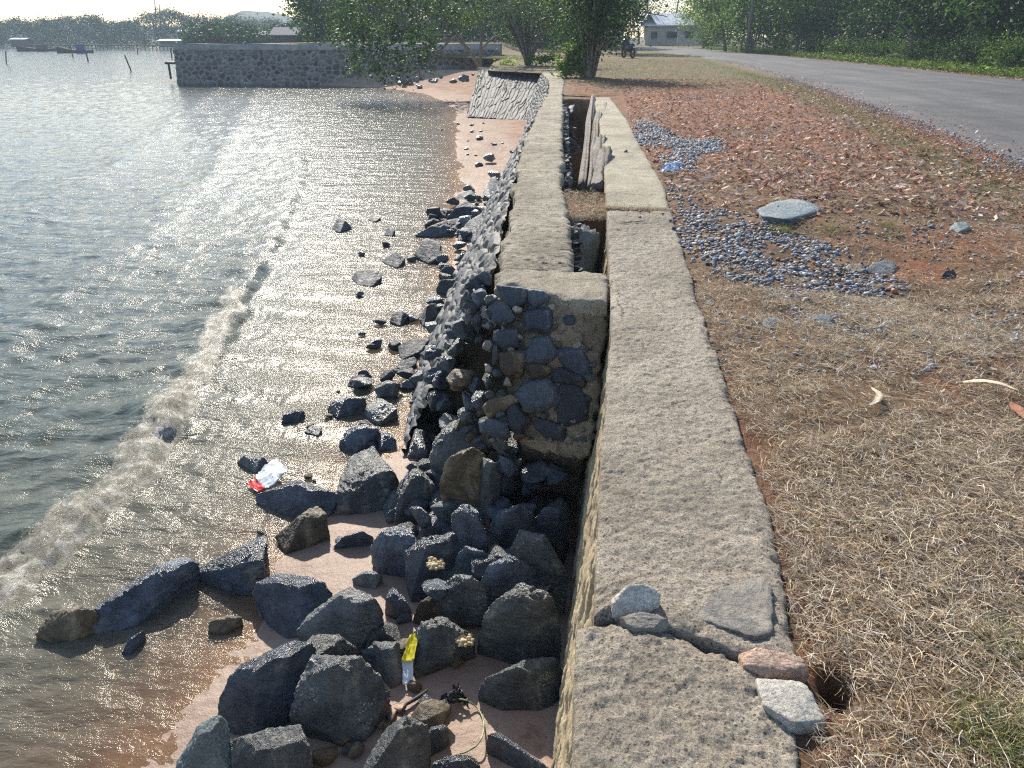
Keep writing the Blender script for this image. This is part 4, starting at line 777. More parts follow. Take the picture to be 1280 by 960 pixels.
def limbs(base, h, n, spread, r, seed, lean=(0, 0)):
    """several stems that fork; returns the mesh builder and tip points"""
    rr = np.random.default_rng(seed); mb = MB(); tips = []
    for k in range(n):
        a = rr.uniform(0, 6.28); sp = spread * rr.uniform(.5, 1.1); hh = h * rr.uniform(.75, 1.1)
        P0 = np.array(base) + np.array([math.cos(a), math.sin(a), 0]) * r * .6; tt = np.linspace(0, 1, 9)
        end = np.array([math.cos(a) * sp + lean[0], math.sin(a) * sp + lean[1], hh])
        P_ = P0 + np.stack([end[0] * tt ** 1.4, end[1] * tt ** 1.4, end[2] * tt], -1) + np.stack([.07 * h * .3 * fbm(tt * 3, tt * 0 + k, s=seed + k), .07 * h * .3 * fbm(tt * 3, tt * 0 + k + 5, s=seed + k), tt * 0], -1)
        mb.tube(P_, r * (.5 if n > 1 else 1) * (1 - .75 * tt) + .01, 7, .2, k); tips.append(P_[-1])
        for j in range(4):
            i0 = rr.integers(3, 8); b0 = P_[i0]; a2 = rr.uniform(0, 6.28); l_ = hh * rr.uniform(.2, .4)
            e2 = b0 + np.array([math.cos(a2) * l_, math.sin(a2) * l_, l_ * rr.uniform(-.1, .8)]); t2 = np.linspace(0, 1, 4)[:, None]
            mb.tube(b0 * (1 - t2) + e2 * t2, r * .22 * (1 - .7 * t2[:, 0]) + .008, 5); tips.append(e2); tips.append((b0 + e2) / 2)
    return mb, tips
def tree(name, loc, h, cw_, label, cols, seed, group=None, stems=1, r=.16, nleaf=6000, leaf=.16, low=.25, cat='tree', lean=(0, 0), clumps=46, sp=.3):
    t_ = empty(name, loc, label, cat, group); rr = np.random.default_rng(seed)
    mb, tips = limbs((0, 0, -.1), h * .8, stems, cw_ * .35, r, seed, lean); mb.build('trunk', M['bark'], t_, True)
    C = []
    while len(C) < clumps:
        p_ = rr.normal(0, 1, 3); p_ /= np.linalg.norm(p_); p_ *= rr.uniform(.35, 1) ** .6
        C.append([p_[0] * cw_ * .5 + lean[0] * .8, p_[1] * cw_ * .5 + lean[1] * .8, h * (low + (1 - low) * (.5 + .5 * p_[2]))])
    C += [list(q) for q in tips]
    leafmesh('crown', C, nleaf, (cw_ * .085 + .08, cw_ * .085 + .08, h * (1 - low) * .06 + .06), leaf, cols, t_, seed); return t_
# ---- trees by the water
tA = empty('shore_tree', tuple(pix(735, 97, 0)), 'thick dark multi stemmed tree, nearest of the trees past the trench', 'tree', 'trees by the end of the sea wall')
mb, tips = limbs((0, 0, -.1), 4.2, 7, 1.1, .16, 3); mb.tube([(0, 0, -.2), (.02, 0, .7), (.0, 0, 1.6)], [.34, .27, .2], 12, .3, 2); mb.tube([(.3, .1, .9), (1.0, 0, 1.6), (1.9, .1, 2.5), (3.1, .2, 2.3)], [.06, .05, .035, .015], 6)
for k in range(16): a = k * .4 + .2; mb.tube([(math.cos(a) * .25, math.sin(a) * .25, 0), (math.cos(a) * .6, math.sin(a) * .5, 1.7), (math.cos(a) * (1. + .3 * (k % 3)), math.sin(a) * .8, 3.3 + .3 * (k % 4))], [.05, .035, .015], 5)
mb.build('trunk', M['bark'], tA, True)
leafmesh('crown', [t_ for t_ in tips if t_[2] > 1.4] + [(1.6, .3, 2.9), (-1.2, 0, 3.1), (2.1, 0, 3.6), (-.4, .2, 3.8), (.6, 0, 4.6), (-1.5, 0, 4.4)], 6500, (.5, .5, .38), .17, G_MID + G_DARK, tA, 4)
leafmesh('understory', [(-.5, -.2, .35), (-.7, -.3, .6), (-.95, -.1, .4), (-.6, -.2, 1.0)], 1100, (.2, .15, .18), .26, G_LIME, tA, 5, aspect=.3)
tB = empty('shore_tree', tuple(pix(660, 82, .0)), 'pale grey tree of many spreading stems left of the thick dark one', 'tree', 'trees by the end of the sea wall')
mb, tips = limbs((0, 0, -.1), 4.4, 11, 2.6, .13, 8)
for k in range(14): a = k * .45; mb.tube([(0, 0, 0), (math.cos(a) * .7, math.sin(a) * .4, 1.3), (math.cos(a) * 1.9, math.sin(a) * 1., 3.6)], [.06, .045, .02], 5)
mb.build('trunk', M['bark'], tB, True); leafmesh('crown', [t_ for t_ in tips if t_[2] > 1.2] + [(-2.4, -.2, 1.9), (-2.9, 0, 2.6), (2., 0, 2.6), (0, 0, 4.4), (-1.6, 0, 3.6), (1.4, 0, 3.9)], 5500, (.5, .5, .4), .16, G_DARK + G_MID + G_LIME[:1], tB, 9)
leafmesh('understory', [(1.0, -.4, .3), (1.5, -.3, .5), (-1.2, 0, .2), (.4, -.3, .3)], 600, (.3, .2, .15), .2, G_LIME, tB, 10)['kind'] = 'stuff'
# leaning sea hibiscus: a limb over the beach
base = pix(598, 84, -.2); tC = empty('leaning_tree', tuple(base), 'leaning broad leaved tree whose low limbs hang over the beach in front of the jetty', 'tree')
def rel(px, py, y): return pixd(px, py, y) - base
mb = MB(); y0 = base[1]
for k, pl in enumerate([[(600, 84, y0), (585, 60, y0 - 1), (566, 44, y0 - 2), (545, 70, y0 - 3), (512, 97, y0 - 3.5), (500, 100, y0 - 3.8)], [(566, 44, y0 - 2), (520, 66, y0 - 3), (470, 78, y0 - 4), (440, 70, y0 - 4)], [(585, 60, y0 - 1), (560, 30, y0 - 2), (520, 12, y0 - 3), (470, -10, y0 - 3)], [(566, 44, y0 - 2), (530, 44, y0 - 3), (490, 36, y0 - 3.5), (450, 20, y0 - 4)],
      [(545, 70, y0 - 3), (500, 84, y0 - 3.3), (460, 90, y0 - 4)], [(600, 84, y0), (602, 40, y0 - .5), (590, 0, y0 - 1), (560, -40, y0 - 1)], [(530, 80, y0 - 3), (524, 88, y0 - 3), (526, 99, y0 - 3)], [(602, 60, y0), (620, 45, y0), (650, 40, y0)]]):
    P_ = np.array([rel(*p_) for p_ in pl]); n = 12; i_ = np.linspace(0, len(P_) - 1, n); P_ = np.stack([np.interp(i_, range(len(P_)), P_[:, a]) for a in range(3)], -1)
    P_ += .05 * np.stack([fbm(i_ * 2, i_ * 0 + k, s=131), i_ * 0, fbm(i_ * 2, i_ * 0 + k, s=132)], -1)
    mb.tube(P_, np.linspace(.12 if k in (0, 5) else .07, .02, n), 7, .2, k)
mb.build('trunk', M['bark'], tC, True)
C = [rel(px, py, y0 - dy) for px, py, dy in [(440, 10, 3), (455, 30, 4), (470, 0, 3), (490, 15, 3), (460, 50, 4), (480, 62, 4), (450, 66, 4), (470, 80, 4), (500, 70, 4), (445, 82, 4), (520, 30, 3), (540, 5, 3), (560, 15, 2), (515, 50, 3), (535, 60, 3), (495, 40, 4), (425, 22, 3), (510, 5, 3), (580, -5, 1), (590, 20, 1), (565, 30, 2), (475, 94, 4), (500, 88, 4), (440, 45, 4), (420, 45, 3), (540, 45, 2), (600, -20, 1), (455, -20, 3), (500, -25, 3), (550, -25, 2), (480, 40, 3), (530, 76, 3)]]
leafmesh('crown', C, 5200, (.42, .5, .38), .19, G_MID + G_DARK + [(.12, .17, .05)], tC, 12, .4, .75)
# dark trees beyond the jetty
for k, (px, y_, h, w_, cols, lab) in enumerate([(405, 84, 9.5, 7.5, G_DARK, 'tall dark round tree standing behind the long jetty wall'), (450, 95, 10, 8, G_DARK, 'dark tree behind the jetty, right of the round one'), (505, 105, 11, 9, G_DARK, 'dark tree behind the leaning shore tree'), (560, 100, 10, 9, G_MID, 'green tree behind the right half of the jetty'), (600, 110, 10, 10, G_DARK, 'dark tree behind the right end of the jetty'),
      (772, 84, 9, 7, G_DARK, 'dark tree between the nearest shore tree and the house'), (650, 100, 10, 9, G_DARK, 'dark tree behind the pale multi stemmed tree'), (705, 108, 10, 9, G_MID, 'green tree between the two shore trees in the background'), (765, 112, 9, 9, G_DARK, 'dark tree behind the motorcycle'), (800, 165, 16, 14, G_DARK, 'dark tree rising behind the roadside house, left one'), (840, 175, 17, 15, G_DARK, 'dark tree rising behind the roadside house, right one')]):
    p_ = pixd(px, 45, y_); tree('background_tree', (p_[0], p_[1], .2 if y_ > 90 else .4), h, w_, lab, cols, 40 + k, 'trees behind the jetty and the shore', 1, .2, 5200, .34, .08)
M['bushcol'] = None
# ---- right roadside: bushes and trees along the far edge of the road
def fedge(y): return float(np.interp(y, *ROADF))
spec = [ # px, y, height, width, palette, kind, label
 (885, 92, 8, 7, G_LIME, 'lime green tree at the far bend of the road, left of the leaning pole'), (915, 84, 9, 7, G_MID, 'green tree just left of the leaning utility pole'), (968, 78, 8, 7, G_MID, 'bright green tree right of the leaning utility pole'),
 (1000, 84, 10, 8, G_DARK, 'dark tree set back in the gap right of the pole'), (1040, 76, 10, 8, G_DARK, 'very dark tree in the middle of the roadside wood'), (1075, 66, 8, 6.5, G_DARK, 'olive tree with hanging leaves in the middle of the roadside wood'),
 (1112, 60, 9, 7, G_DARK, 'dark tree behind the pale curved stem'), (1150, 56, 8, 7, G_DARK + G_DARK + G_LIME[:1], 'broad leaved tree over the road edge, third from the right'), (1190, 52, 9, 7, G_DARK, 'dark tree over the road edge, second from the right'),
 (1235, 47, 8, 7, G_DARK + G_MID[:1], 'tree with drooping leaves near the right edge'), (1290, 44, 9, 8, G_DARK, 'dark tree cut by the right edge of the picture'), (1350, 42, 9, 8, G_DARK, 'dark roadside tree just beyond the right edge'), (860, 120, 9, 8, G_LIME, 'sunlit lime tree behind the gate of the house')]
for k, (px, y_, h, w_, cols, lab) in enumerate(spec):
    p_ = pixd(px, 50, y_); tree('roadside_tree', (p_[0] + 2.2, p_[1] + 1.5, 0), h, w_, lab, cols, 70 + k, 'trees of the wood beside the road', 1 + k % 2, .17, 5600, .33, .03, clumps=48)
for k, (px, py, w_, h, cols, lab) in enumerate([(880, 61, 4, 2.2, G_LIME, 'lime bush at the bend left of the pole'), (965, 66, 4.5, 2.0, G_LIME, 'bright bush right of the foot of the pole'), (1010, 69, 4, 1.3, G_LIME, 'low yellow green bush at the road edge, left of the olive tree'), (1045, 72, 4, 1.5, G_LIME, 'low yellow green bush below the olive tree'), (1090, 76, 3.6, 1.6, G_MID, 'green bush at the foot of the curved stem'),
      (1140, 80, 3.4, 1.5, G_MID, 'green bush between road and wood, third from the right'), (1190, 86, 3.4, 1.7, G_DARK, 'dark bush between road and wood, second from the right'), (1250, 92, 3.4, 1.9, G_MID, 'green bush nearest the right edge')]):
    p_ = pix(px, py, 0); tree('bush', (p_[0] + .8, p_[1] + 1.2, -.05), h, w_, lab, cols, 90 + k, 'bushes along the far edge of the road', 6, .05, 2600, .15, .0, 'bush', clumps=26)
C = []
for i in range(3000):
    px = rng.uniform(840, 1480); y_ = float(np.interp(px, [840, 900, 1000, 1100, 1280, 1480], [150, 112, 96, 84, 64, 52])) + rng.uniform(0, 14); C.append(pixd(px, 45, y_) * np.array([1, 1, 0]) + np.array([3.5, 3, rng.uniform(0, 10) ** .9 * 1.15]))
o_ = leafmesh('roadside_wood', C, 95000, (.7, .7, .5), .34, G_DARK, None, 57, 0, .55); tag(o_, 'dense dark wood behind the roadside trees', kind='stuff')
C = [pixd(px, np.interp(px, [232, 262, 290, 330, 350, 375], [34, 30, 31, 38, 34, 30]) + rng.random() ** .6 * 26, rng.uniform(135, 175)) for px in rng.uniform(232, 380, 900)]
o_ = leafmesh('inland_wood', C, 26000, (.7, .7, .5), .5, [(.016, .032, .026), (.025, .05, .03), (.04, .07, .03)], None, 59, 0, .6); tag(o_, 'blue green wood around the houses behind the jetty', kind='stuff')
C = [pixd(rng.uniform(380, 775), 45, rng.uniform(112, 135)) * np.array([1, 1, 0]) + np.array([0, 0, rng.uniform(0, 9)]) for i in range(1500)]
o_ = leafmesh('inland_wood', C, 50000, (1., 1., .7), .5, G_DARK + G_MID, None, 58, 0, .55); tag(o_, 'dark wood far behind the jetty and the shore trees', kind='stuff')
# ground cover strip along the far road edge
n = 26000; yy = rng.uniform(26, 110, n); xx = np.interp(yy, *ROADF) + .3 + np.abs(rng.normal(0, 1.3, n)); hh = np.abs(rng.normal(0, .16, n))
o_ = leafmesh('ground_cover', np.stack([xx, yy, hh], -1), n, (.05, .05, .03), .17, G_LIME + G_MID + [(.2, .16, .07)], None, 55, -.3, .3); tag(o_, kind='stuff', label='low leafy ground cover along the far road edge')
# utility pole, curved stem
p_ = pix(933, 67.5, 0); mb = MB(); tp_ = pixd(947, -40, p_[1]); mb.tube([(0, 0, -.3), (tp_ - p_) * .5, tp_ - p_], [.19, .17, .15], 10, .1).build('utility_pole', M['wood'], None, True)
up_ = bpy.data.objects['utility_pole']; up_.location = p_; tag(up_, 'leaning weathered wooden pole at the far side of the road bend', 'pole')
p_ = pix(1118, 80, 0) + np.array([.7, .5, 0]); MB().tube([(0, 0, -.1), (.25, 0, .8), (.15, 0, 1.5), (-.35, 0, 2.1), (-.8, 0, 2.4), (-.7, 0, 2.9)], [.07, .06, .06, .05, .04, .03], 8, .2).build('curved_tree', M['wood'], None, True)
o_ = bpy.data.objects['curved_tree']; o_.location = p_; tag(o_, 'pale curved bare stem in front of the dark roadside wood', 'tree')
# ---------------------------------------------------------------- house by the road, gate, boards
hp = pixd(828, 50, 150); hs = empty('house', (hp[0], hp[1], 0), 'cream house with a pale gabled metal roof at the far bend of the road', 'house')
mb = MB(); mb.box((2, 4, 1.6), (10, 8, 3.4)).build('wall', M['plaster'], hs)
V = [(-4.2, -.8, 2.9), (-2.6, -.8, 5.2), (-1.0, -.8, 2.9), (-4.2, 8.8, 2.9), (-2.6, 8.8, 5.2), (-1.0, 8.8, 2.9)]
mesh('roof', [(-3.6, -.6, 3.1), (8.2, -.6, 3.1), (8.2, 4, 5.0), (-3.6, 4, 5.0), (8.2, 8.6, 3.1), (-3.6, 8.6, 3.1), (-3.6, -.6, 3.3), (8.2, -.6, 3.3), (8.2, 4, 5.2), (-3.6, 4, 5.2), (8.2, 8.6, 3.3), (-3.6, 8.6, 3.3)], [(0, 1, 2, 3), (3, 2, 4, 5), (6, 7, 8, 9), (9, 8, 10, 11), (0, 1, 7, 6), (4, 5, 11, 10), (0, 3, 9, 6), (3, 5, 11, 9), (1, 2, 8, 7), (2, 4, 10, 8)], M['roofwhite'], hs, False)
mesh('porch_roof', V + [(a, b, c + .15) for a, b, c in V], [(0, 1, 4, 3), (1, 2, 5, 4), (6, 7, 10, 9), (7, 8, 11, 10), (0, 1, 7, 6), (1, 2, 8, 7)], M['roofwhite'], hs, False)
for x_ in (-1.5, 1.2, 4.2):
    w_ = MB().box((x_, -.03, 1.7), (1.2, .1, 1.2)).build('window', M['glass'], hs); MB().box((x_, -.09, 2.33), (1.35, .04, .08)).box((x_, -.09, 1.07), (1.35, .04, .08)).box((x_ - .64, -.09, 1.7), (.07, .04, 1.2)).box((x_ + .64, -.09, 1.7), (.07, .04, 1.2)).build('frame', M['roofwhite'], w_)
gp = pixd(865, 52, 138); gt = empty('gate', (gp[0], gp[1], 0), 'pale barred gate between posts in front of the house', 'gate')
mb = MB(); [mb.box((-2 + .2 * i, 0, .9), (.04, .04, 1.6)) for i in range(21)]; mb.box((0, 0, .2), (4.2, .06, .06)); mb.box((0, 0, 1.6), (4.2, .06, .06)); mb.build('bars', M['roofwhite'], gt)
for x_ in (-2.2, 2.2): MB().box((x_, 0, 1.0), (.25, .25, 2.0)).build('post', M['plaster'], gt)
for px, py, lab in ((842, 44, 'left dark board on a post by the gate'), (862, 44, 'right dark board on a post by the gate')):
    c = pixd(px, py, 132); b_ = empty('sign_board', (c[0], c[1], 0), lab, 'sign', 'dark boards by the gate'); MB().box((0, 0, c[2]), (1.1, .06, .8)).build('board', M['black'], b_); MB().box((0, .06, c[2] / 2), (.08, .06, c[2])).build('post', M['wood'], b_)
# ---------------------------------------------------------------- motorcycle
mp_ = pix(785, 73, 0); mc = empty('motorcycle', (mp_[0], mp_[1], 0), 'black motorcycle with a helmet on its mirror, parked on the verge beyond the shore trees', 'motorcycle', rz=.45); mc.scale = (1.22, 1.22, 1.22)
def wheel(y_):
    a = np.linspace(0, 2 * np.pi, 25); w_ = MB().tube(np.stack([a * 0, y_ + .26 * np.cos(a), .31 + .26 * np.sin(a)], -1), .055, 8).build('wheel', M['rubber'], mc, True)
    r_ = MB(); [r_.tube([(0, y_, .31), (0, y_ + .24 * math.cos(b), .31 + .24 * math.sin(b))], .012, 5) for b in np.arange(6) * 1.047]; r_.tube([(-.06, y_, .31), (.06, y_, .31)], .04, 8); r_.build('rim', M['steel'], w_, True)
wheel(-.6); wheel(.62)
D, F = ico(3)
mb = MB(); mb.add(D * np.array([.2, .55, .25]) + np.array([0, 0, .58]), F); mb.add(D * np.array([.13, .28, .13]) + np.array([0, -.5, .72]), F); mb.add(D * np.array([.3, .18, .42]) + np.array([0, .42, .74]), F); mb.build('body', M['black'], mc, True)
mb = MB(); mb.add(D * np.array([.14, .42, .07]) + np.array([0, -.28, .82]), F); mb.build('seat', M['rubber'], mc, True)
MB().tube([(-.36, .28, 1.05), (-.15, .38, 1.02), (0, .4, 1.0), (.15, .38, 1.02), (.36, .28, 1.05)], .018, 6).build('handlebar', M['steel'], mc, True)
for s1 in (-1, 1): mb = MB(); mb.tube([(s1 * .22, .34, 1.04), (s1 * .28, .32, 1.25)], .008, 5); mb.add(D * np.array([.06, .015, .04]) + np.array([s1 * .29, .32, 1.27]), F); mb.build('mirror', M['black'], mc, True)
MB().add(D * np.array([.1, .08, .09]) + np.array([0, .5, .98]), F).build('headlight', M['glass'], mc, True)
MB().tube([(.14, .1, .3), (.16, -.4, .34), (.17, -.75, .4)], [.03, .045, .05], 8).build('exhaust', M['steel'], mc, True)
MB().box((0, -.79, .66), (.2, .015, .1)).build('number_plate', M['whiteplastic'], mc)
MB().box((.0, -.62, .95), (.34, .3, .05)).box((0, -.62, 1.0), (.3, .26, .06)).build('luggage_rack', M['whiteplastic'], mc)
MB().tube([(0, .45, .95), (0, .55, .6), (0, .62, .31)], .03, 8).build('fork', M['steel'], mc, True); MB().tube([(-.08, -.05, .3), (-.25, -.1, 0)], .014, 6).build('kickstand', M['steel'], mc, True)
hm = MB().add(D * np.array([.13, .15, .13]), F).build('helmet', M['black'], None, True); hm.location = (mp_[0] - .32, mp_[1] + .35, 1.52); tag(hm, 'black helmet hung on the left mirror of the motorcycle', 'helmet')
# ---------------------------------------------------------------- far shore: woods, palms, roofs, boats, stakes
rr = np.random.default_rng(77); C = []
for i in range(2600):
    px = rr.uniform(-260, 372); y_ = rr.uniform(238, 300); top = np.interp(px, [-260, -60, 0, 40, 70, 85, 105, 120, 132, 150, 175, 200, 235, 260, 290, 330, 372], [32, 33, 30, 30, 28, 24, 24, 25, 31, 29, 23, 18, 22, 24, 28, 32, 34])
    top += 4 * float(vnoise(np.array([px * .11]), np.array([0.]), np.array([0.]), 5)[0]); c = pixd(px, rr.uniform(top, 57) if rr.random() < .8 else top + 1, y_); C.append(c)
o_ = leafmesh('far_woods', C, 110000, (1.2, 1.2, .8), .5, [(.012, .026, .024), (.02, .04, .032), (.016, .032, .03), (.03, .055, .035)], None, 78, 0, .7); tag(o_, 'dense wood of dark trees along the far shore', kind='stuff')
def palm(px, pyb, pyt, y_, lab, seed, fr=12, L=2.6):
    b_ = pixd(px, pyb, y_); tp_ = pixd(px + 1, pyt, y_); h = tp_[2] - b_[2]; t_ = empty('palm_tree', tuple(b_), lab, 'palm', 'palms on the far shore'); rr = np.random.default_rng(seed)
    MB().tube([(0, 0, -.5), (.2, 0, h * .5), (.1, 0, h)], [.2, .15, .12], 7).build('trunk', M['bark'], t_, True); V = []; F = []
    for k in range(fr):
        a = k * 6.283 / fr + rr.uniform(-.2, .2); el = rr.uniform(-.1, 1.0); n = 12
        for i in range(n):
            u0 = i / n; r0 = L * u0; z0 = h + L * (math.sin(el) * u0 - .75 * u0 * u0); c = np.array([.1 + math.cos(a) * r0, math.sin(a) * r0, z0]); w_ = .55 * math.sin(math.pi * min(1, u0 + .12)) + .08
            for s1 in (-1, 1):
                s3 = np.array([-math.sin(a) * s1, math.cos(a) * s1, -.55]); d3 = np.array([math.cos(a), math.sin(a), 0]) * .12
                b0 = len(V); V += [c, c + d3 * 1.3, c + s3 * w_ + d3 * 2]; F.append((b0, b0 + 1, b0 + 2))
    mesh('crown', V, np.array(F), M['leaf'], t_, False, col=np.array([[.05, .08, .03]] * len(V)))
palm(296, 48, 20, 215, 'tallest palm with a ragged crown above the roofs behind the jetty', 1); palm(311, 48, 26, 225, 'shorter palm right of the tallest palm', 2); palm(330, 50, 30, 230, 'small palm nearest the dark round tree', 3); palm(284, 50, 30, 228, 'small palm left of the tallest palm', 4); palm(208, 50, 14, 240, 'spiky palm crown above the middle of the far wood', 5, 16, 3.4)
for px, pt, lab in ((193, -6, 'tall thin bare trunk above the far wood, left one'), (199, 5, 'shorter thin bare trunk above the far wood')):
    a, b = pixd(px + 3, 45, 245), pixd(px, pt, 245); t_ = MB().tube([a * 0, (b - a) * .6, b - a], [.25, .2, .12], 6, .2).tube([(b - a) * .6, (b - a) * .8 + np.array([.9, 0, .5])], [.1, .05], 5).build('bare_tree', M['bark'], None, True); t_.location = a; tag(t_, lab, 'tree')
for k, (px0, px1, py, pyb, y_, m_, lab) in enumerate([(10, 31, 48, 56, 232, 'roofwhite', 'low waterside hut with a white roof at the far left'), (196, 250, 50, 56, 205, 'roofwhite', 'long low waterside shed with a pale roof line behind the jetty end'), (268, 300, 50, 56, 200, 'roofwhite', 'short pale roofed shed behind the jetty'), (220, 243, 38, 46, 236, 'roofwhite', 'small shed with a pale roof among the far trees'), (318, 336, 43, 56, 150, 'roofgrey', 'dark gabled house behind the jetty'), (336, 372, 42, 58, 120, 'roofgrey', 'grey gabled house left of the dark round tree')]):
    a, b = pixd(px0, py, y_), pixd(px1, py, y_); zb = pixd(px0, pyb + 3, y_)[2]; w_ = b[0] - a[0]; h = a[2] - zb; hs_ = empty('hut', (a[0], a[1], zb), lab, 'house', 'huts and houses of the far shore')
    e = .25 if k < 4 else w_ * .22
    MB().box((w_ / 2, 2, h * .45), (w_ * .9, 3.4, h * .9 - .05)).build('wall', M['farwall'], hs_)
    V = [(0, 0, h * .86), (w_, 0, h * .86), (w_, 2, h * .9 + e), (0, 2, h * .9 + e), (w_, 4, h * .86), (0, 4, h * .86)]; V += [(p[0], p[1], p[2] + .12) for p in V]
    mesh('roof', V, [(0, 1, 2, 3), (3, 2, 4, 5), (6, 7, 8, 9), (9, 8, 10, 11), (0, 1, 7, 6), (4, 5, 11, 10), (0, 3, 9, 6), (3, 5, 11, 9), (1, 2, 8, 7), (2, 4, 10, 8)], M[m_], hs_, False)
pr = empty('wooden_pier', tuple(pixd(120, 57, 200)), 'long low wooden pier on many thin stilts along the far shore', 'pier'); po = np.array(pr.location)
a, b = pixd(30, 57, 200), pixd(226, 58, 200); MB().box((a + b) / 2 - po + np.array([0, 0, .15]), (b[0] - a[0], 1.5, .22), 0).build('deck', M['darkwood'], pr)
for k in range(42): px = 32 + k * 4.7; c = pixd(px, 58, 200) - po; MB().tube([c + np.array([0, -.6, .1]), c + np.array([.1 * math.sin(k), -.6, -1.6])], .09, 5).build('stilt', M['darkwood'], pr)
def boat(px0, px1, py, y_, lab, cabin, seed):
    a, b = pixd(px0, py, y_), pixd(px1, py, y_); L = b[0] - a[0]; bo = empty('fishing_boat', (a[0], a[1], WATER), lab, 'boat', 'boats moored off the far shore'); n = 16; V = []
    for i in range(n):
        u0 = i / (n - 1); w_ = .75 * math.sin(math.pi * min(1, u0 * .9 + .08)) ** .6; sh = .55 + .75 * abs(1 - u0 * 1.25) ** 2.5; x_ = L * u0
        V += [(x_, -w_, sh), (x_, -w_ * .6, -.1), (x_, 0, -.25), (x_, w_ * .6, -.1), (x_, w_, sh), (x_, w_ * .8, sh - .1), (x_, 0, .2), (x_, -w_ * .8, sh - .1), (x_, -w_, sh)]
    mesh('hull', V, gridF(n, 9), M['darkwood'], bo, False)
    if cabin: MB().box((L * .62, 0, .95), (L * .22, 1.1, .8)).box((L * .62, 0, 1.4), (L * .26, 1.3, .08)).build('cabin', M['farwall'], bo); [MB().tube([(L * u0, .3, .5), (L * u0 + .1, .3, 2.0)], .05, 5).build('mast', M['darkwood'], bo) for u0 in (.2, .36, .48)]
    else: MB().tube([(L * .35, 0, .4), (L * .3, 0, 2.6)], .06, 5).build('mast', M['darkwood'], bo); M.setdefault('blue', simple('blue_tarp', [(.3, (.02, .06, .2)), (.7, (.05, .1, .3))], 3, .7)); MB().box((L * .66, 0, 1.1), (1.5, 1.0, 1.3)).build('tarp', M['blue'], bo)
boat(22, 72, 63.5, 185, 'brown fishing boat with raised bow and low cabin, left of two', True, 1); boat(72, 117, 66, 168, 'dark fishing boat with a blue covered stern, right of two', False, 2)
for k, (px, y0, y1, dx, lab) in enumerate([(7, 64, 80, 1, 'thick upright stake at the far left of the water'), (88, 57, 71, 3, 'stake right beside the boats, left one'), (107, 63, 76, 3, 'stake right of the two boats'), (156, 69, 89, 8, 'long leaning stake in open water'), (172, 60, 68, 0, 'short stake before the jetty, left one'), (213, 60, 73, 2, 'stake just left of the jetty end')]):
    b_ = pix(px + dx, y1, WATER); tp_ = pixd(px, y0, b_[1]); o_ = MB().tube([b_ * 0 + np.array([0, 0, -.6]), b_ * 0, tp_ - b_], .07 if k in (0, 3) else .1, 6).build('mooring_stake', M['darkwood'], None, True); o_.location = b_; tag(o_, lab, 'stake', 'stakes standing in the water')
# ---------------------------------------------------------------- gravel, litter, dry grass on the verge
def inpoly(x, y, poly):
    c = np.zeros(x.shape, bool); j = len(poly) - 1
    for i in range(len(poly)):
        a, b = poly[i], poly[j]; k = ((a[1] > y) != (b[1] > y)) & (x < (b[0] - a[0]) * (y - a[1]) / (b[1] - a[1] + 1e-12) + a[0]); c ^= k; j = i
    return c
def ppoly(p): return [pix(a, b, 0)[:2] for a, b in p]
GR = [ppoly([(858, 276), (905, 266), (965, 284), (1040, 308), (1105, 336), (1128, 378), (1112, 408), (1040, 418), (998, 402), (948, 364), (885, 332), (852, 306)]), ppoly([(812, 165), (850, 172), (900, 175), (905, 192), (870, 200), (870, 215), (838, 212), (826, 200)]), ppoly([(832, 232), (850, 236), (880, 262), (905, 282), (858, 285), (846, 265)]), ppoly([(798, 150), (830, 160), (850, 178), (815, 182), (790, 176)])]
def scatter_stones(name, x, y, s_, cols, lab, sub=1, seed=0, zoff=.25):
    n = len(x); rr = np.random.default_rng(seed); D, F = ico(sub); D0 = D
    ax = rr.uniform(.6, 1.25, (n, 1, 3)); ax[..., 2] *= .7; pn = rr.normal(0, 1, (n, 8, 3)); pn /= np.linalg.norm(pn, axis=2)[..., None]; pd = rr.uniform(.55, 1., (n, 1, 8))
    kq = np.clip(np.einsum('vk,nqk->nvq', D0, pn), 1e-3, None) / pd; V = D0[None] / np.maximum(kq.max(2), .62)[..., None] * ax
    a = rr.uniform(0, 6.28, n); b = rr.uniform(-.6, .6, n); ca, sa, cb, sb = np.cos(a)[:, None], np.sin(a)[:, None], np.cos(b)[:, None], np.sin(b)[:, None]
    X_, Y_, Z_ = V[..., 0], V[..., 1], V[..., 2]; Y_, Z_ = Y_ * cb - Z_ * sb, Y_ * sb + Z_ * cb; X_, Y_ = X_ * ca - Y_ * sa, X_ * sa + Y_ * ca
    V = np.stack([X_, Y_, Z_], -1) * s_[:, None, None] + np.stack([x, y, Zg(x, y) + s_ * zoff], -1)[:, None]
    Fs = (F[None] + (np.arange(n) * len(D0))[:, None, None]).reshape(-1, 3); cl = np.array(cols)[rr.integers(0, len(cols), n)] * rr.uniform(.6, 1.4, (n, 1))
    o_ = mesh(name, V.reshape(-1, 3), Fs, M['gravel'], None, False, col=np.repeat(cl, len(D0), 0)); return tag(o_, lab, kind='stuff')
BL_ = [(.15, .18, .23), (.27, .31, .37), (.09, .105, .135), (.42, .44, .46), (.21, .25, .305), (.30, .25, .2)]
n = 115000; x = rng.uniform(.3, 3.6, n); y = rng.uniform(4, 17, n); k = np.zeros(n, bool)
for g_ in GR: k |= inpoly(x + .16 * fbm(x * 3, y * 3, s=140) + rng.normal(0, .045, n), y + .35 * fbm(x * 3, y * 3, s=141) + rng.normal(0, .09, n), g_)
k &= (rng.random(n) < np.where(y < 8.3, .55, .5) * np.clip(.75 + 1.8 * fbm(x * 3.5, y * 3.5, o=3, s=142), .12, 1)); x, y = x[k], y[k]
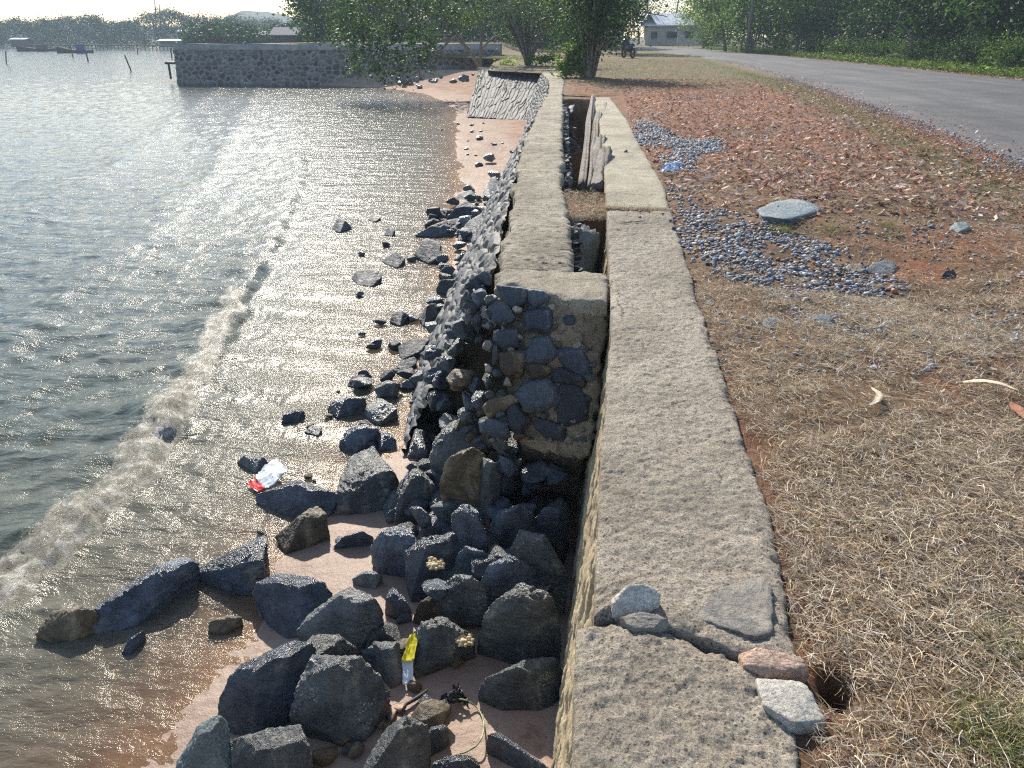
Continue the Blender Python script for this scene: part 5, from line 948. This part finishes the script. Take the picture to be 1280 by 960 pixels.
scatter_stones('gravel', x, y, .006 + .018 * rng.random(len(x)) ** 1.6 * np.interp(y, [4, 9, 14], [1, 1.15, 1.4]), BL_ + [(.3, .16, .1)], 'loose pile of blue grey crushed gravel on the verge', 1, 1)
n = 5200; x = rng.uniform(.5, 4.5, n); y = 3.8 + 20 * rng.random(n) ** 1.6; x += (y - 4) * .05
scatter_stones('pebbles', x, y, rng.uniform(.006, .018, n), BL_ + [(.35, .3, .25), (.3, .15, .09), (.2, .1, .07)], 'scattered pebbles across the verge soil', 1, 2)
x = np.concatenate([rng.normal(.0, .28, 900) + 2.35, rng.normal(2.6, .35, 300)]); y = np.concatenate([rng.normal(4.55, .25, 900), rng.normal(6.9, .3, 300)])
kk_ = rng.random(len(x)) < .45; x, y = x[kk_], y[kk_]; scatter_stones('pebbles', x, y, rng.uniform(.008, .02, len(x)), BL_, 'thin spread of grey chips below the gravel pile', 1, 3)
for k_, (px, py, s_, lab) in enumerate([(800, 264, .022, 'small dark chip on the pale slab, left upper'), (800, 271, .022, 'small dark chip on the pale slab, left lower'), (812, 265, .02, 'small dark chip on the pale slab, middle'), (828, 267, .022, 'small dark chip on the pale slab, right'), (838, 275, .026, 'dark chip on the right edge of the pale slab'), (842, 285, .03, 'larger dark chip on the right edge of the pale slab'), (782, 189, .05, 'dark clod on the far slab')]):
    c = pix(px, py, .012); tag(randrock('stone_chip', c, (s_, s_ * .8, s_ * .6), M['dryrock'], 900 + k_, 2), lab, 'stone', 'stone chips on the slab')
for k_, (pts, m_, lab) in enumerate([([(946, 262, .0), (968, 252, .02), (1000, 247, .035), (1024, 257, .03), (1026, 264, .0), (985, 275, .0), (955, 270, 0)], 'slate', 'large flat pale blue stone lying above the gravel'),
     ([(1005, 398, 0), (1018, 392, .04), (1040, 394, .04), (1046, 406, .0), (1030, 416, 0)], 'dryrock', 'blocky stone at the near tip of the gravel pile'), ([(1078, 340, 0), (1088, 328, .05), (1110, 324, .06), (1124, 332, .03), (1116, 345, 0)], 'dryrock', 'dark stone in the little bank right of the gravel'), ([(1052, 340, 0), (1060, 330, .04), (1078, 328, .04), (1080, 342, 0)], 'brown', 'brown stone in the little bank right of the gravel'),
     ([(1185, 285, 0), (1192, 277, .05), (1208, 276, .05), (1214, 284, .02), (1200, 290, 0)], 'paleblue', 'pale round stone at the right of the verge'), ([(1174, 348, 0), (1180, 338, .05), (1192, 336, .05), (1196, 346, 0)], 'dryrock', 'upright grey stone right of the gravel'), ([(1128, 424, 0), (1136, 418, .03), (1150, 419, .03), (1152, 428, 0)], 'dryrock', 'flat grey chip among the dead leaves'),
     ([(898, 404, 0), (903, 398, .025), (910, 399, .025), (912, 408, 0)], 'dryrock', 'dark pebble in the dry grass beside the slab'), ([(880, 380, 0), (886, 374, .025), (894, 376, .02), (892, 384, 0)], 'dryrock', 'grey pebble in the dry grass close to the slab'), ([(1266, 722, 0), (1270, 714, .03), (1282, 716, .03), (1284, 730, 0)], 'pink', 'orange stone at the right edge of the dry grass'),
     ([(950, 405, 0), (958, 397, .03), (972, 396, .03), (978, 406, .0), (962, 414, 0)], 'dryrock', 'dark flattened stone left of the gravel tip'), ([(1062, 650, 0), (1068, 643, .015), (1080, 646, .015), (1078, 655, 0)], 'brown', 'small reddish clod in the dry grass')]):
    c = pix(np.mean([p[0] for p in pts]), np.mean([p[1] for p in pts]), 0); zg = float(Zg(c[0], c[1])) + .0
    w = ground_pts(pts, zg); tag(hullrock('verge_stone', w, M[m_], None, 4, .035, 300 + k_), lab, 'stone', 'single stones on the verge')
def blades(name, x, y, z0, L, w, flat, cols, m_, lab, seed, curl=.5, up=.012, seg=3):
    n = len(x); rr = np.random.default_rng(seed); a = rr.uniform(0, 6.283, n); el = np.abs(rr.normal(0, flat, n)); da = rr.normal(0, curl, n)
    P_ = [np.stack([x, y, z0 + rr.uniform(0, up, n)], -1)]; st = L / seg
    for i in range(seg):
        d = np.stack([np.cos(a) * np.cos(el), np.sin(a) * np.cos(el), np.sin(el)], -1); P_.append(P_[-1] + d * st[:, None]); a = a + da; el = el - rr.uniform(.1, .5, n) * el
    s_ = np.stack([-np.sin(a), np.cos(a), rr.normal(0, .5, n)], -1); s_ /= np.linalg.norm(s_, axis=1)[:, None]; vs = []
    for i, p in enumerate(P_):
        ww = w * (1 - .75 * i / seg); vs += [p - s_ * ww[:, None], p + s_ * ww[:, None]]
    V = np.stack(vs, 1); k = 2 * (seg + 1); b = np.arange(n)[:, None] * k; F = np.concatenate([b + np.array([[2 * i, 2 * i + 1, 2 * i + 3, 2 * i + 2]]) for i in range(seg)], 0)
    cl = np.array(cols)[rr.integers(0, len(cols), n)] * rr.uniform(.55, 1.35, (n, 1))
    return tag(mesh(name, V.reshape(-1, 3), F, m_, None, False, col=np.repeat(cl, k, 0)), lab, kind='stuff')
STR = [(.66, .55, .38), (.80, .70, .53), (.47, .36, .23), (.58, .43, .26), (.22, .17, .13), (.84, .78, .68), (.38, .33, .25), (.16, .12, .10)]
def dens(x, y): return np.clip(.66 + 1.5 * fbm(x * 2.0, y * 2.0, o=4, s=150), .14, 1)
ng = 300000; y = .7 + 4.6 * rng.random(ng) ** .8; x = .55 + rng.random(ng) ** .9 * (1.6 + .62 * y)
k = (rng.random(ng) < dens(x, y)) & (x > SLR(y) + .02 + .05 * fbm(y * 6, y * 0, s=151)) & ~((np.abs(x - .66) < .07) & (np.abs(y - 1.66) < .07)); x, y = x[k], y[k]; n = len(x)
blades('dry_grass', x, y, Zg(x, y) + .002, rng.uniform(.02, .085, n), rng.uniform(.0006, .0019, n), .25, STR, M['straw'], 'mat of dry straw coloured grass beside the slab', 1, up=.02, curl=.32)
nt_ = 520; ty = .8 + 5 * rng.random(nt_); tx = .7 + rng.random(nt_) * (1.4 + .6 * ty); ti = rng.integers(0, nt_, 30000); x = tx[ti] + rng.normal(0, .016, 30000); y = ty[ti] + rng.normal(0, .016, 30000); k = x > SLR(y) + .03; x, y = x[k], y[k]; n = len(x)
blades('dry_grass', x, y, Zg(x, y), rng.uniform(.03, .10, n), rng.uniform(.0006, .0016, n), .55, STR, M['straw'], 'tufts of dry grass rooted in the verge', 21, up=.01, curl=.15)
ng = 150000; y = 5.2 + 17 * rng.random(ng) ** 1.5; x = .5 + rng.random(ng) * (3 + .42 * y)
gmask = np.zeros(ng, bool)
for g_ in GR: gmask |= inpoly(x, y, g_)
k = (rng.random(ng) < dens(x, y) * .75) & (x > SLR(y) + .05) & ~gmask & (nearroad(x, y) > .25); x, y = x[k], y[k]; n = len(x)
blades('dry_grass', x, y, Zg(x, y) + .002, rng.uniform(.03, .10, n), rng.uniform(.001, .0024, n), .3, STR + [(.3, .2, .12)], M['straw'], 'thin dry grass over the middle of the verge', 2, up=.02, seg=2)
n = 420; y = rng.uniform(.9, 5, n); x = .75 + rng.random(n) * (1.1 + .6 * y)
blades('dry_stalks', x, y, Zg(x, y) + .02, rng.uniform(.12, .38, n), rng.uniform(.0007, .0016, n), .12, [(.66, .58, .42), (.5, .4, .25)], M['straw'], 'long dry stalks lying over the grass', 3, curl=.12, up=.015, seg=4)
# a few live tufts
xs_, ys_ = [], []
for px, py, k_ in [(905, 365, 0), (1105, 292, 220), (975, 290, 260), (1262, 940, 500), (1230, 910, 260), (1270, 820, 220), (1040, 292, 180), (1110, 300, 100)]:
    c = pix(px, py, 0); xs_.append(rng.normal(c[0], .06, k_)); ys_.append(rng.normal(c[1], .06, k_))
x, y = np.concatenate(xs_), np.concatenate(ys_); n = len(x)
blades('green_grass', x, y, Zg(x, y), rng.uniform(.03, .09, n), rng.uniform(.001, .002, n), .9, [(.12, .17, .05), (.25, .27, .1), (.3, .28, .12)], M['straw'], 'small green grass tufts in the verge', 4)
n = 16000; y = rng.uniform(8, 40, n); x = np.interp(y, *ROADN) - np.abs(rng.normal(.75, .35, n)); k = (y < 22) | (rng.random(n) < .4); x, y = x[k], y[k]; n = len(x)
blades('green_grass', x, y, Zg(x, y), rng.uniform(.03, .08, n), rng.uniform(.002, .004, n), .9, [(.14, .17, .06), (.25, .25, .11), (.3, .24, .12)], M['straw'], 'thin green grass along the near road edge', 5, seg=2)
n = 9000; y = rng.uniform(24, 60, n); x = rng.uniform(-3, 6.4, n) + 0; k = (x > GL(y) + .2) & (nearroad(x, y) > .3); x, y = x[k], y[k]; n = len(x)
blades('green_grass', x, y, Zg(x, y), rng.uniform(.05, .14, n), rng.uniform(.004, .008, n), .9, [(.10, .13, .05), (.2, .2, .09), (.24, .2, .1)], M['straw'], 'shaded grass under the shore trees', 6, seg=2)
# dry grass growing in the slab joint and on the soil bridge
n = 2600; y = rng.normal(7.93, .035, n); x = .02 + .66 * rng.random(n) ** 1.6; bl = blades('dry_grass', x, y, np.full(n, -.02), rng.uniform(.03, .09, n) * np.interp(x, [0, .7], [1, .5]), rng.uniform(.0012, .002, n), .5, STR, M['straw'], 'dry grass growing in the joint across the slab', 7, up=.02)
n = 3200; y = rng.uniform(7.75, 9.1, n); x = rng.uniform(0, 1, n); x = CAPR(y) + x * (SLL(y) - CAPR(y)); blades('dry_grass', x, y, np.full(n, -.10), rng.uniform(.03, .11, n), rng.uniform(.0012, .0022, n), .5, STR, M['straw'], 'dry grass on the soil bridge across the trench', 8, up=.04)
# leaf litter
def litter(name, x, y, sz, cols, lab, seed, z=None):
    n = len(x); rr = np.random.default_rng(seed); a = rr.uniform(0, 6.283, n); tl = rr.normal(0, .35, (n, 2)); cu = rr.uniform(.1, .5, n); L = sz; w = sz * rr.uniform(.25, .5, n)
    u = np.stack([np.cos(a), np.sin(a), tl[:, 0]], -1); v = np.stack([-np.sin(a), np.cos(a), tl[:, 1]], -1); c = np.stack([x, y, (Zg(x, y) if z is None else z) + .012], -1); up_ = np.array([0, 0, 1.])
    V = np.stack([c - u * L[:, None] * .5 + up_ * (cu * L * .3)[:, None], c + v * w[:, None] * .5 + up_ * (cu * L * .2)[:, None], c + u * L[:, None] * .5 + up_ * (cu * L * .35)[:, None], c - v * w[:, None] * .5 + up_ * (cu * L * .15)[:, None], c], 1)
    b = np.arange(n)[:, None] * 5; F = np.concatenate([b + np.array([q]) for q in ([0, 1, 4], [1, 2, 4], [2, 3, 4], [3, 0, 4])], 0); cl = np.array(cols)[rr.integers(0, len(cols), n)] * rr.uniform(.6, 1.4, (n, 1))
    return tag(mesh(name, V.reshape(-1, 3), F, M['litter'], None, False, col=np.repeat(cl, 5, 0)), lab, kind='stuff')
LC = [(.34, .13, .08), (.47, .22, .14), (.60, .46, .38), (.20, .10, .08), (.5, .31, .24), (.72, .62, .53), (.34, .2, .19), (.26, .2, .18)]
n = 24000; y = 7.5 + 26 * rng.random(n) ** 1.25; x = .4 + rng.random(n) * (2.5 + .28 * y); k = (x > GL(y) + .1) & (nearroad(x, y) > .1) & (rng.random(n) < np.interp(y, [7.5, 10, 30], [.3, 1, .8]))
for g_ in GR: k &= ~inpoly(x, y, g_)
x, y = x[k], y[k]; litter('leaf_litter', x, y, rng.uniform(.035, .12, len(x)), LC, 'carpet of reddish dead leaves over the verge', 1)
n = 1500; y = rng.uniform(3.2, 8, n); x = 1.3 + rng.random(n) * (1.1 + .45 * y); k = rng.random(n) < sstep(.9, 2.3, x - .18 * y + .4) * .8; x, y = x[k], y[k]; litter('leaf_litter', x, y, rng.uniform(.015, .05, len(x)), LC, 'scattered dead leaves at the right of the verge', 2)
n = 5000; y = rng.uniform(20, 100, n); x = np.interp(y, *ROADF) + rng.normal(.3, .35, n); litter('leaf_litter', x, y, rng.uniform(.08, .2, n), LC, 'dead leaves along the far road edge', 3)
n = 2600; y = rng.uniform(6, 60, n); x = np.interp(y, *ROADN) + np.abs(rng.normal(0, .45, n)); litter('leaf_litter', x, y, rng.uniform(.03, .09, n), LC, 'dead leaves blown onto the near road edge', 4, z=np.full(n, .05))
n = 3800; y = 5 + 30 * rng.random(n) ** 1.4; x = np.interp(y, *ROADN) + rng.normal(.05, .22, n); scatter_stones('pebbles', x, y, rng.uniform(.008, .02, n), BL_ + [(.3, .15, .09)], 'grit along the broken edge of the road', 1, 5, 1.6)
# single large dead leaves
def bigleaf(pl, wpx, m_, lab):
    P_ = np.array([pix(a, b, h) for a, b, h in pl]); P_[:, 2] += float(Zg(P_[0, 0], P_[0, 1])); n = 9; i_ = np.linspace(0, len(P_) - 1, n); C_ = np.stack([np.interp(i_, range(len(P_)), P_[:, k]) for k in range(3)], -1)
    d = np.gradient(C_, axis=0); s_ = np.stack([-d[:, 1], d[:, 0], d[:, 2] * 0], -1); s_ /= np.linalg.norm(s_, axis=1)[:, None]; w = wpx * np.sin(np.pi * np.linspace(.04, .97, n)) ** .8
    V = np.stack([C_ - s_ * w[:, None] + np.array([0, 0, .006]), C_, C_ + s_ * w[:, None] + np.array([0, 0, .008])], 1); V = np.concatenate([V, V[:, ::-1] - np.array([0, 0, .0012])], 1)
    org = C_.mean(0); o_ = mesh('dead_leaf', V.reshape(-1, 3) - org, gridF(n, 6), m_); o_.location = org; tag(o_, lab, 'leaf', 'large dead leaves on the dry grass')
M['paleleaf'] = simple('pale_dead_leaf', [(.3, (.5, .4, .27)), (.7, (.7, .6, .45))], 30, .8, .5, 60)
bigleaf([(1194, 485, .03), (1225, 482, .035), (1250, 486, .03), (1271, 495, .02)], .016, M['paleleaf'], 'long narrow pale leaf near the right edge of the dry grass'); bigleaf([(1087, 492, .02), (1099, 500, .04), (1094, 510, .035), (1080, 516, .02)], .017, M['paleleaf'], 'small curled pale leaf in the middle of the dry grass')
M['redleaf'] = simple('red_dead_leaf', [(.3, (.3, .12, .07)), (.7, (.5, .24, .14))], 30, .8, .5, 60); bigleaf([(1262, 505, .03), (1275, 515, .03), (1288, 530, .02)], .03, M['redleaf'], 'broad reddish leaf cut by the right edge, under the long pale leaf')
a, b = pix(775, 279, .008), pix(806, 276, .012); o_ = MB().tube([(a - b) / 2, (b - a) / 2], .004, 5).build('twig', M['wood']); o_.location = (a + b) / 2; tag(o_, 'thin twig lying on the pale slab near the dark chips', 'twig')
# the dark hole where the slab has broken, and its plants are left to the ground
# ---------------------------------------------------------------- rubbish on the shore
def sheet(name, pts, m_, parent=None, crump=.012, n=14, th=.002, seed=0):
    """a crumpled film patch over four corner points"""
    P4 = np.array(pts, float); U_, V_ = np.meshgrid(np.linspace(0, 1, n), np.linspace(0, 1, n), indexing='ij')
    G = (P4[0] * (1 - U_)[..., None] + P4[1] * U_[..., None]) * (1 - V_)[..., None] + (P4[3] * (1 - U_)[..., None] + P4[2] * U_[..., None]) * V_[..., None]
    G += crump * np.stack([fbm(U_ * 3, V_ * 3, s=seed), fbm(U_ * 3, V_ * 3, s=seed + 1), 1.6 * np.abs(fbm(U_ * 4, V_ * 4, s=seed + 2))], -1); org = P4.mean(0) * 0
    G2 = G[:, ::-1] - np.array([0, 0, th]); GG = np.concatenate([G, G2], 1)
    return mesh(name, GG.reshape(-1, 3), gridF(n, 2 * n), m_, parent)
def z_(px, py, h=.0): w = pix(px, py, -1.6); return pix(px, py, max(float(Zs(w[0], w[1])), WATER) + h)
pk = empty('snack_packet', tuple(z_(330, 600)), 'crumpled red and white packet in the swash', 'packet'); o0 = np.array(pk.location)
sheet('white_film', [q - o0 for q in (z_(318, 597, .05), z_(345, 573, .10), z_(362, 590, .10), z_(332, 612, .04))], M['whiteplastic'], pk, .03, seed=3); sheet('red_film', [q - o0 for q in (z_(307, 605, .03), z_(319, 597, .052), z_(333, 611, .045), z_(322, 615, .03))], M['redplastic'], pk, .01, seed=6)
wr = empty('food_wrapper', tuple(z_(512, 825)), 'yellow and white wrapper strip standing against the wedge shaped rock', 'wrapper'); o0 = np.array(wr.location)
sheet('white_film', [q - o0 for q in (z_(502, 826, .08), z_(517, 824, .10), z_(516, 858, .02), z_(504, 856, .02))], M['whiteplastic'], wr, .012, seed=8); sheet('yellow_film', [q - o0 for q in (z_(512, 794, .17), z_(523, 790, .18), z_(517, 826, .11), z_(502, 828, .09))], M['yellowplastic'], wr, .012, seed=11)
bb = empty('plastic_bag', tuple(pix(838, 211, .02)), 'crumpled blue and white plastic bag on the gravel beside the slab', 'bag'); o0 = np.array(bb.location)
for s_i, (q0, q1, q2, q3) in enumerate([((824, 214, .02), (840, 206, .08), (852, 210, .05), (836, 218, .01)), ((830, 206, .09), (848, 203, .12), (852, 211, .05), (836, 214, .03))]): sheet('film', [pix(*q) - o0 for q in (q0, q1, q2, q3)], M['blueplastic'], bb, .05, 18, seed=14 + s_i)
bp = empty('black_plastic', tuple(z_(562, 876)), 'torn crumpled black plastic lying on the sand above the green strap', 'plastic'); o0 = np.array(bp.location)
for s_i, q in enumerate([((546, 885, .02), (566, 862, .07), (577, 872, .04), (560, 887, .01)), ((566, 858, .05), (574, 856, .05), (590, 886, .02), (572, 878, .02)), ((538, 893, .01), (552, 876, .05), (560, 880, .04), (544, 895, .01))]): sheet('film', [z_(*a) - o0 for a in q], M['blackplastic'], bp, .035, 18, seed=20 + s_i)
a = np.linspace(-1.9, 1.5, 22); c0 = z_(575, 916, .03); pts = [z_(573 + 32 * math.cos(-t_) * (1 if t_ < 1 else .9), 908 + 34 * math.sin(-t_) * -1, .03 + .02 * math.sin(t_ * 3)) - c0 for t_ in a[::-1]]
o_ = MB().tube(pts, .0045, 6).build('strap', M['greenstrap'], None, True); o_.location = c0; tag(o_, 'thin green strap bent in a loop on the sand at the bottom', 'strap')
p_ = [z_(a, b, .02) for a, b in ((500, 893), (508, 880), (522, 872), (535, 862))]; o_ = MB().tube([q - p_[0] for q in p_], [.008, .01, .012, .006], 6, .3).build('driftwood_stick', M['darkwood'], None, True); o_.location = p_[0]; tag(o_, 'short dark stick on the sand below the yellow wrapper', 'stick')
for k_, (px, py, s_) in enumerate([(487, 893, .05), (500, 885, .035), (530, 880, .03), (478, 905, .035), (517, 893, .03)]):
    w = z_(px, py, .01); o_ = randrock('coral_lump', w, (s_, s_ * .8, s_ * .5), M['pink'], 950 + k_, 3); tag(o_, ['biggest reddish lump of coral rubble on the sand beside the barnacled rock', 'reddish coral lump above the biggest one', 'reddish coral lump near the black plastic', 'lowest reddish coral lump touching the barnacled rock', 'reddish coral lump right of the biggest one'][k_], 'coral', 'reddish coral lumps')
# ---------------------------------------------------------------- haze over the whole place
mh, t, o = newmat('haze'); pv = N(t, 'ShaderNodeVolumePrincipled'); pv.inputs['Density'].default_value = .0008; pv.inputs['Color'].default_value = (.66, .82, 1, 1); pv.inputs['Anisotropy'].default_value = .0; t.links.new(pv.outputs[0], o.inputs['Volume'])
hz = MB().box((-300, 380, 38), (1500, 820, 86)).build('haze', mh); hz['kind'] = 'stuff'; hz['label'] = 'thin pale haze'
